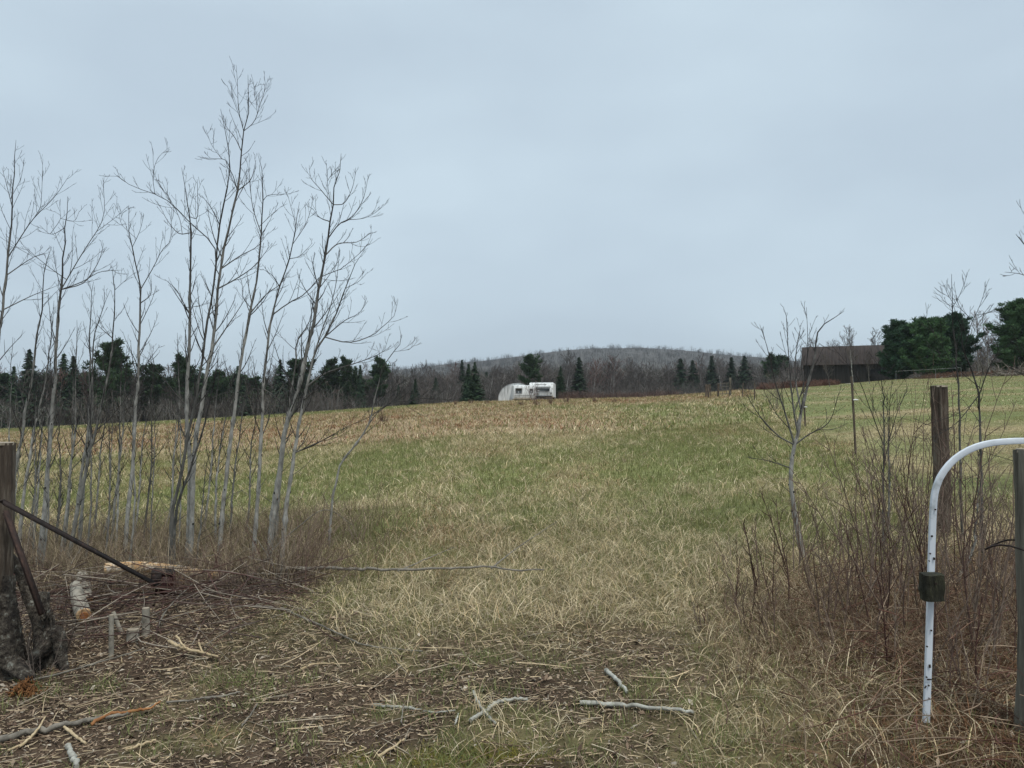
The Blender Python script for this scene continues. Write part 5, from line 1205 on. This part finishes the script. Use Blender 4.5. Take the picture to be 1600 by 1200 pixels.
# ------------------------------------------------------------------ grass, leaves and twigs: uncountable ground cover
RG = np.random.default_rng(99)
def ribbon(name, X, Y, h, w, lean, az, cols, mat, label, droop=.35, seg=3, cat='grass', lift=None, twist=None, curl=1.0, wtop=.15):
    n = len(X); Z = terrain(X, Y) - .01 + (0 if lift is None else lift)
    dx, dy = np.cos(az), np.sin(az)
    pa = RG.random(n) * 6.28 if twist is None else twist
    wx, wy = np.cos(pa), np.sin(pa)
    V = np.empty((n, seg + 1, 2, 3), np.float32)
    cd = RG.uniform(-.5, .5, n) * curl
    for s in range(seg + 1):
        t_ = s / seg
        off = lean * h * (t_ ** 1.6); up_ = h * (t_ - droop * lean * t_ ** 2.2)
        sidew = cd * h * .35 * t_ * t_
        cx = X + dx * off - dy * sidew; cy = Y + dy * off + dx * sidew; cz = Z + np.maximum(up_, .004 * t_)
        ww = w * (1 - (1 - wtop) * t_ ** 1.5) * .5
        V[:, s, 0] = np.stack([cx - wx * ww, cy - wy * ww, cz], -1); V[:, s, 1] = np.stack([cx + wx * ww, cy + wy * ww, cz], -1)
    base = np.arange(n)[:, None] * (2 * seg + 2)
    Fq = np.concatenate([base + np.array([[2 * s, 2 * s + 1, 2 * s + 3, 2 * s + 2]]) for s in range(seg)], 0)
    C = np.repeat(cols, 2 * seg + 2, 0)
    return tag(mesh(name, V.reshape(-1, 3), [Fq], mat, cols=C, smooth=False), label, cat, kind='stuff')
def wedge(n, y0, y1, margin=1.25, pw=1.0):
    Y = np.sqrt(RG.random(n) * (y1 ** 2 - y0 ** 2) + y0 ** 2) if pw == 1 else y0 * (y1 / y0) ** RG.random(n)
    X = (RG.random(n) * 2 - 1) * (.70 * Y * margin + .6)
    return X, Y
def palette(X, Y, n):
    g, ru, ta, pa, ba = cover(X, Y)
    u = RG.random(n); v = RG.random(n)[:, None]
    isg = u < g
    st = STRAW * (1 - v) + PALE * v
    st = st * (0.30 + 1.1 * RG.random(n))[:, None]
    tn = TAN * (1 - v) + STRAW * .85 * v; tn = tn * (0.65 + .55 * RG.random(n))[:, None]
    redd = (fbm(X / 2.2, Y / 3.0, 55) > .56)[:, None]
    tn = np.where(redd, tn * np.array([.80, .62, .58]), tn)
    st = np.where((RG.random(n) < ta)[:, None], tn, st)
    brown = RUSSET * (0.5 + 1.2 * v)
    st = np.where((RG.random(n) < ru * .75)[:, None], brown, st)
    rp = sstep(.48, .64, fbm(X / 1.1, Y / 3.0, 123)) * .55
    st = np.where((RG.random(n) < rp)[:, None], st * np.array([.62, .50, .46]), st)
    st = np.where((RG.random(n) < .16)[:, None], st * .45, st)
    gr = GREEN * (0.65 + .75 * v) + np.array([.03, .0, .0]) * RG.random(n)[:, None]
    gr = np.where((pa > .5)[:, None], gr * np.array([1.25, 1.1, 1.2]), gr)
    return np.where(isg[:, None], gr, st), isg, pa, ba, ta, ru
def keepmask(k, *a): return [x[k] for x in a]
def field(name, n, y0, y1, w, hs, hg, label, seg=3, pw=1.0, margin=1.25, lean=(.4, 2.0)):
    X, Y = wedge(n, y0, y1, margin, pw)
    cols, isg, pa, ba, ta, ru = palette(X, Y, n)
    tuft = fbm(X / .55, Y / .7, 61)
    keep = (RG.random(n) > ba * .84) & ((isg) | (tuft > .30 + .18 * RG.random(n)) | (Y < 7))
    X, Y, cols, isg, pa, tuft, ru, ba = keepmask(keep, X, Y, cols, isg, pa, tuft, ru, ba); n = len(X)
    h = np.where(isg, RG.uniform(hg[0], hg[1], n), RG.uniform(hs[0], hs[1], n) * (0.55 + .9 * tuft))
    h = h * (.75 + .25 * sstep(3.6, 4.6, Y)) * np.where(pa > .5, .30, 1) * (1 - .68 * ba) * (1 + .25 * ru)
    l = np.where(isg, RG.uniform(.1, .8, n), RG.uniform(lean[0], lean[1], n))
    az = fbm(X / .5, Y / .5, 88) * 12 + RG.normal(size=n) * 1.6
    ww = w * RG.uniform(.6, 1.4, n) * (1 + 0 * Y)
    return ribbon(name, X, Y, h, ww, l, az, cols, M['grass'], label, seg=seg, droop=.42)
field('near_grass', 150000, 2.6, 8.5, .0044, (.05, .20), (.04, .12), 'tangled straw-coloured dead grass with green shoots near the camera')
field('field_grass', 220000, 8.0, 24, .0085, (.07, .19), (.07, .15), 'mixed green and straw-yellow grass across the middle of the field', margin=1.12)
field('distant_grass', 210000, 23, 84, .03, (.10, .30), (.10, .22), 'tan and green grass on the far slope of the field', margin=1.1, seg=2)
# clumps of bleached hay standing above the sward
def hay(n_cl, y0, y1, per, w, H, seedcol, name, label, cond=None):
    X, Y = wedge(n_cl, y0, y1, 1.15); g, ru, ta, pa, ba = cover(X, Y)
    k = (pa < .3) & (ba < .5 * RG.random(len(X))) & (fbm(X / 1.7, Y / 2.2, 14) > .42)
    if cond is not None: k &= cond(X, Y)
    X, Y = X[k], Y[k]; m_ = len(X)
    cx = np.repeat(X, per); cy = np.repeat(Y, per); n = len(cx); rad = np.repeat(RG.uniform(.05, .16, m_), per)
    a = RG.random(n) * 6.28; q = np.sqrt(RG.random(n)) * rad
    main = np.repeat(RG.random(m_) * 6.28, per)
    col = (STRAW * .9 + (PALE - STRAW * .9) * RG.random((n, 1))) * (0.7 + .55 * RG.random((n, 1))) * np.repeat(RG.uniform(.75, 1.12, m_), per)[:, None]
    ribbon(name, cx + np.cos(a) * q, cy + np.sin(a) * q, np.repeat(RG.uniform(.6, 1.15, m_), per) * RG.uniform(.5, 1, n) * H, w * RG.uniform(.6, 1.3, n), RG.uniform(.2, 2.1, n), main + RG.normal(size=n) * 1.2, col, M['grass'], label, droop=.45, seg=4, curl=.55)
hay(2600, 3.2, 11, 15, .0042, .22, 0, 'hay_tufts', 'pale bleached hay tufts curling over in the near field')
hay(4200, 10, 32, 12, .010, .25, 0, 'field_hay', 'pale bleached hay tufts dotted over the middle field')
hay(6500, 30, 80, 7, .03, .34, 0, 'distant_hay', 'pale hay tufts on the distant slope')
# long dead stems in the right thicket
n = 24000; X = RG.uniform(.7, 4.4, n); Y = RG.uniform(2.7, 6.6, n)
k = (X > .9 + .12 * (Y - 3) + .9 * (1 - RG.random(n) ** .5)) & (RG.random(n) < sstep(6.4, 4.4, Y)) ; X, Y = X[k], Y[k]; n = len(X)
v = RG.random((n, 1)); cc = np.array([.13, .070, .045]) * (1 - v) + np.array([.48, .37, .24]) * v ** 2.0; cc *= (0.6 + .7 * RG.random((n, 1)))
ribbon('thicket_weeds', X, Y, RG.uniform(.08, .42, n) * (1 - .5 * sstep(4.2, 3.4, Y)) * (.7 + .5 * fbm(X / .6, Y / .6, 4)), RG.uniform(.0022, .0050, n), RG.uniform(.2, 1.9, n), RG.random(n) * 6.28, cc, M['grass'], 'tangle of red-brown and straw dead weeds under the right thicket', seg=4, droop=.42)
# dry stems among the saplings at the left
n = 27000; X = RG.uniform(-6.8, -.6, n); Y = RG.uniform(5.9, 10.5, n); k = RG.random(n) < sstep(-.7, -2.8, X + 1.2 * (fbm(X, Y, 3) - .5)) * sstep(10.5, 8, Y); X, Y = X[k], Y[k]; n = len(X)
v = RG.random((n, 1)); cc = np.array([.13, .085, .06]) * (1 - v) + np.array([.50, .40, .26]) * v ** 1.8; cc *= (0.6 + .7 * RG.random((n, 1)))
ribbon('hedgerow_weeds', X, Y, RG.uniform(.12, .62, n) * (.6 + .8 * fbm(X / .6, Y / .6, 19)), RG.uniform(.0025, .0055, n), RG.uniform(.1, 1.3, n), RG.random(n) * 6.28, cc, M['grass'], 'dry standing weeds between the sapling trunks', seg=3, droop=.42)
# leaf litter
n = 130000; Y = 2.4 + 5.6 * RG.random(n) ** 1.3; X = RG.uniform(-6, 3.2, n)
g, ru, ta, pa, ba = cover(X, Y); k = RG.random(n) < np.clip(ba * 1.1 + .14 * (Y < 6), 0, 1); X, Y = X[k], Y[k]; n = len(X)
sz = RG.uniform(.005, .014, n) * (.8 + .8 * (RG.random(n) < .08)); a = RG.random(n) * 6.28; tl = RG.normal(size=n) * .45; tl2 = RG.normal(size=n) * .45
A = np.stack([np.cos(a), np.sin(a), tl], -1) * sz[:, None]; B = np.stack([-np.sin(a), np.cos(a), tl2], -1) * (sz * RG.uniform(.2, .65, n))[:, None]
C0 = np.stack([X, Y, terrain(X, Y) + .004 + sz * .5 * RG.random(n)], -1)
V = np.stack([C0 - A, C0 - A * .2 - B, C0 + A * .9, C0 - A * .1 + B], 1); V[:, 1, 2] += sz * .25; V[:, 3, 2] += sz * .25
pick = RG.random(n)[:, None]
cc = np.where(pick < .30, (.095, .062, .043), np.where(pick < .62, (.20, .14, .095), np.where(pick < .93, (.33, .25, .175), (.44, .38, .30)))) * (.6 + .7 * RG.random((n, 1)))
tag(mesh('leaf_litter', V.reshape(-1, 3), [np.concatenate([np.arange(n)[:, None] * 4 + [[0, 1, 2, 3]]])], M['litter'], cols=np.repeat(cc, 4, 0), smooth=False), 'brown and grey dead leaves scattered over the bare soil', 'leaf litter', kind='stuff')
# twigs and chips lying flat
def litter_sticks(name, n, xr, yr, L, r_, pal, label, lift=.0, condf=None, curve=.15, tilt=.08):
    X = RG.uniform(*xr, n); Y = RG.uniform(*yr, n); g, ru, ta, pa, ba = cover(X, Y)
    k = (RG.random(n) < np.clip(ba, 0, 1)) if condf is None else condf(X, Y, ba, ru)
    X, Y = X[k], Y[k]; n = len(X); a = np.where(RG.random(n) < .35, RG.normal(size=n) * .5, RG.random(n) * 3.14); LL = RG.uniform(*L, n); rr = RG.uniform(*r_, n)
    V = []; Fs = []; cc = np.array(pal)[RG.integers(0, len(pal), n)] * (.55 + .8 * RG.random((n, 1)))
    S_ = 3; P0 = np.empty((n, S_ + 1, 3)); lf = np.abs(RG.normal(size=n)) * lift; tz = RG.normal(size=n) * tilt; cv = RG.normal(size=n) * curve
    for s in range(S_ + 1):
        t_ = s / S_ - .5; x = X + np.cos(a) * LL * t_ - np.sin(a) * cv * LL * (t_ * t_ - .25); y = Y + np.sin(a) * LL * t_ + np.cos(a) * cv * LL * (t_ * t_ - .25)
        P0[:, s] = np.stack([x, y, terrain(x, y) + .006 + rr + lf + tz * LL * t_ * (1 if lift else .3)], -1)
    px_, py_ = -np.sin(a), np.cos(a)
    K = 4; W = np.empty((n, S_ + 1, K, 3))
    for q in range(K):
        an = q / K * 6.283; taper = np.array([1, .95, .8, .45])
        W[:, :, q] = P0 + (rr[:, None] * taper)[..., None] * (math.cos(an) * np.stack([px_, py_, np.zeros(n)], -1)[:, None] + math.sin(an) * np.array([0, 0, 1.0]))
    b0 = np.arange(n)[:, None] * (K * (S_ + 1)); fl = []
    for s in range(S_):
        for q in range(K): fl.append(b0 + np.array([[s * K + q, s * K + (q + 1) % K, (s + 1) * K + (q + 1) % K, (s + 1) * K + q]]))
    fl.append(b0 + np.array([[0, 1, 2, 3]])); fl.append(b0 + np.array([[12, 13, 14, 15]]))
    tag(mesh(name, W.reshape(-1, 3), [np.concatenate(fl)], M['litter'], cols=np.repeat(cc, K * (S_ + 1), 0), smooth=False), label, 'twigs', kind='stuff')
PT = [(.13, .085, .06), (.24, .165, .11), (.40, .30, .20), (.64, .50, .32), (.46, .39, .29)]
litter_sticks('wood_chips', 26000, (-5, 2.2), (2.5, 6.8), (.012, .065), (.0009, .0030), PT + [(.55, .43, .27)], 'wood chips and broken stems on the bare soil')
litter_sticks('twigs', 2400, (-5.5, 1.8), (2.6, 7.0), (.06, .35), (.0010, .0028), PT, 'thin broken twigs lying over the soil', lift=.02)
litter_sticks('brush', 2500, (-5.8, -1.0), (4.3, 7.3), (.2, .9), (.0018, .0048), [(.08, .055, .045), (.12, .085, .07), (.34, .29, .23), (.11, .06, .05)], 'heap of cut brush between the left post and the stumps', lift=.09, tilt=.30, curve=.3,
              condf=lambda X, Y, ba, ru: RG.random(len(X)) < np.exp(-(((Y - 5.9 + .12 * (X + 3)) / .75) ** 2)) * sstep(-1.2, -2.2, X))
litter_sticks('bank_twigs', 2600, (.8, 4.2), (2.7, 6.2), (.10, .42), (.0012, .0030), [(.13, .06, .045), (.20, .12, .08), (.34, .25, .17)], 'fallen dead twigs in the right thicket', lift=.10, tilt=.35, curve=.35, condf=lambda X, Y, ba, ru: RG.random(len(X)) < ru)
# moss cushions by the bottom edge
mpos = [(560, 1188), (650, 1190), (680, 1182), (750, 1180), (790, 1176), (820, 1186), (700, 1196)]
n = 9000; i_ = RG.integers(0, len(mpos), n); gp = np.array([G(*q) for q in mpos]); X = gp[i_, 0] + RG.normal(size=n) * .07; Y = gp[i_, 1] + RG.normal(size=n) * .05
cc = np.array([.26, .23, .045]) * (.5 + .8 * RG.random((n, 1)))
ribbon('moss', X, Y, RG.uniform(.008, .03, n), RG.uniform(.002, .004, n), RG.uniform(.3, 1.4, n), RG.random(n) * 6.28, cc, M['grass'], 'yellow-green moss on the soil at the bottom edge', seg=2, cat='moss')
n = 7000; cl = 90; cx, cy = RG.uniform(-3.2, 1.2, cl), RG.uniform(2.6, 4.4, cl); i_ = RG.integers(0, cl, n); X = cx[i_] + RG.normal(size=n) * .06; Y = cy[i_] + RG.normal(size=n) * .06
ribbon('green_shoots', X, Y, RG.uniform(.03, .10, n), RG.uniform(.002, .004, n), RG.uniform(.2, .9, n), RG.random(n) * 6.28, GREEN * (.7 + .8 * RG.random((n, 1))), M['grass'], 'small fresh green grass shoots in the litter', seg=2)
# rotted orange clump
g = G(38, 1085); e_ = empty('rotten_clump', g, 'crumbling orange-brown rotted wood clump near the bottom left', 'rotten wood')
mb = MB(); r = random.Random(3)
for i in range(170): 
    p = np.array([r.gauss(0, .035), r.gauss(0, .03), 0]); p[2] = r.uniform(0, .07) * math.exp(-(p[0] / .05) ** 2); mb.tube(sweep(p, (r.gauss(0, .6), r.gauss(0, .6), r.gauss(.3, .5)), r.uniform(.015, .05), 2, 0, .3, r), [.005, .004, .0015], 4, cap=True)
M['rot'] = mat_noise('orange_rot', [(.3, (.10, .04, .015)), (.7, (.30, .14, .05))], 40)
mb.build('fibres', M['rot'], e_, smooth=False)

# ------------------------------------------------------------------ damp air between here and the hill
hz_m = bpy.data.materials.new('damp_air'); hz_m.use_nodes = True; t = hz_m.node_tree
for n_ in list(t.nodes): t.nodes.remove(n_)
o_ = t.nodes.new('ShaderNodeOutputMaterial'); v_ = t.nodes.new('ShaderNodeVolumePrincipled')
v_.inputs['Color'].default_value = (.86, .92, .97, 1); v_.inputs['Density'].default_value = HAZE; v_.inputs['Anisotropy'].default_value = 0.2
t.links.new(v_.outputs[0], o_.inputs['Volume'])
mb = MB(); mb.box((0, 1000, 70), (5200, 5200, 190)); tag(mb.build('haze', hz_m, smooth=False), 'thin pale damp air over the whole valley', 'haze', kind='stuff')
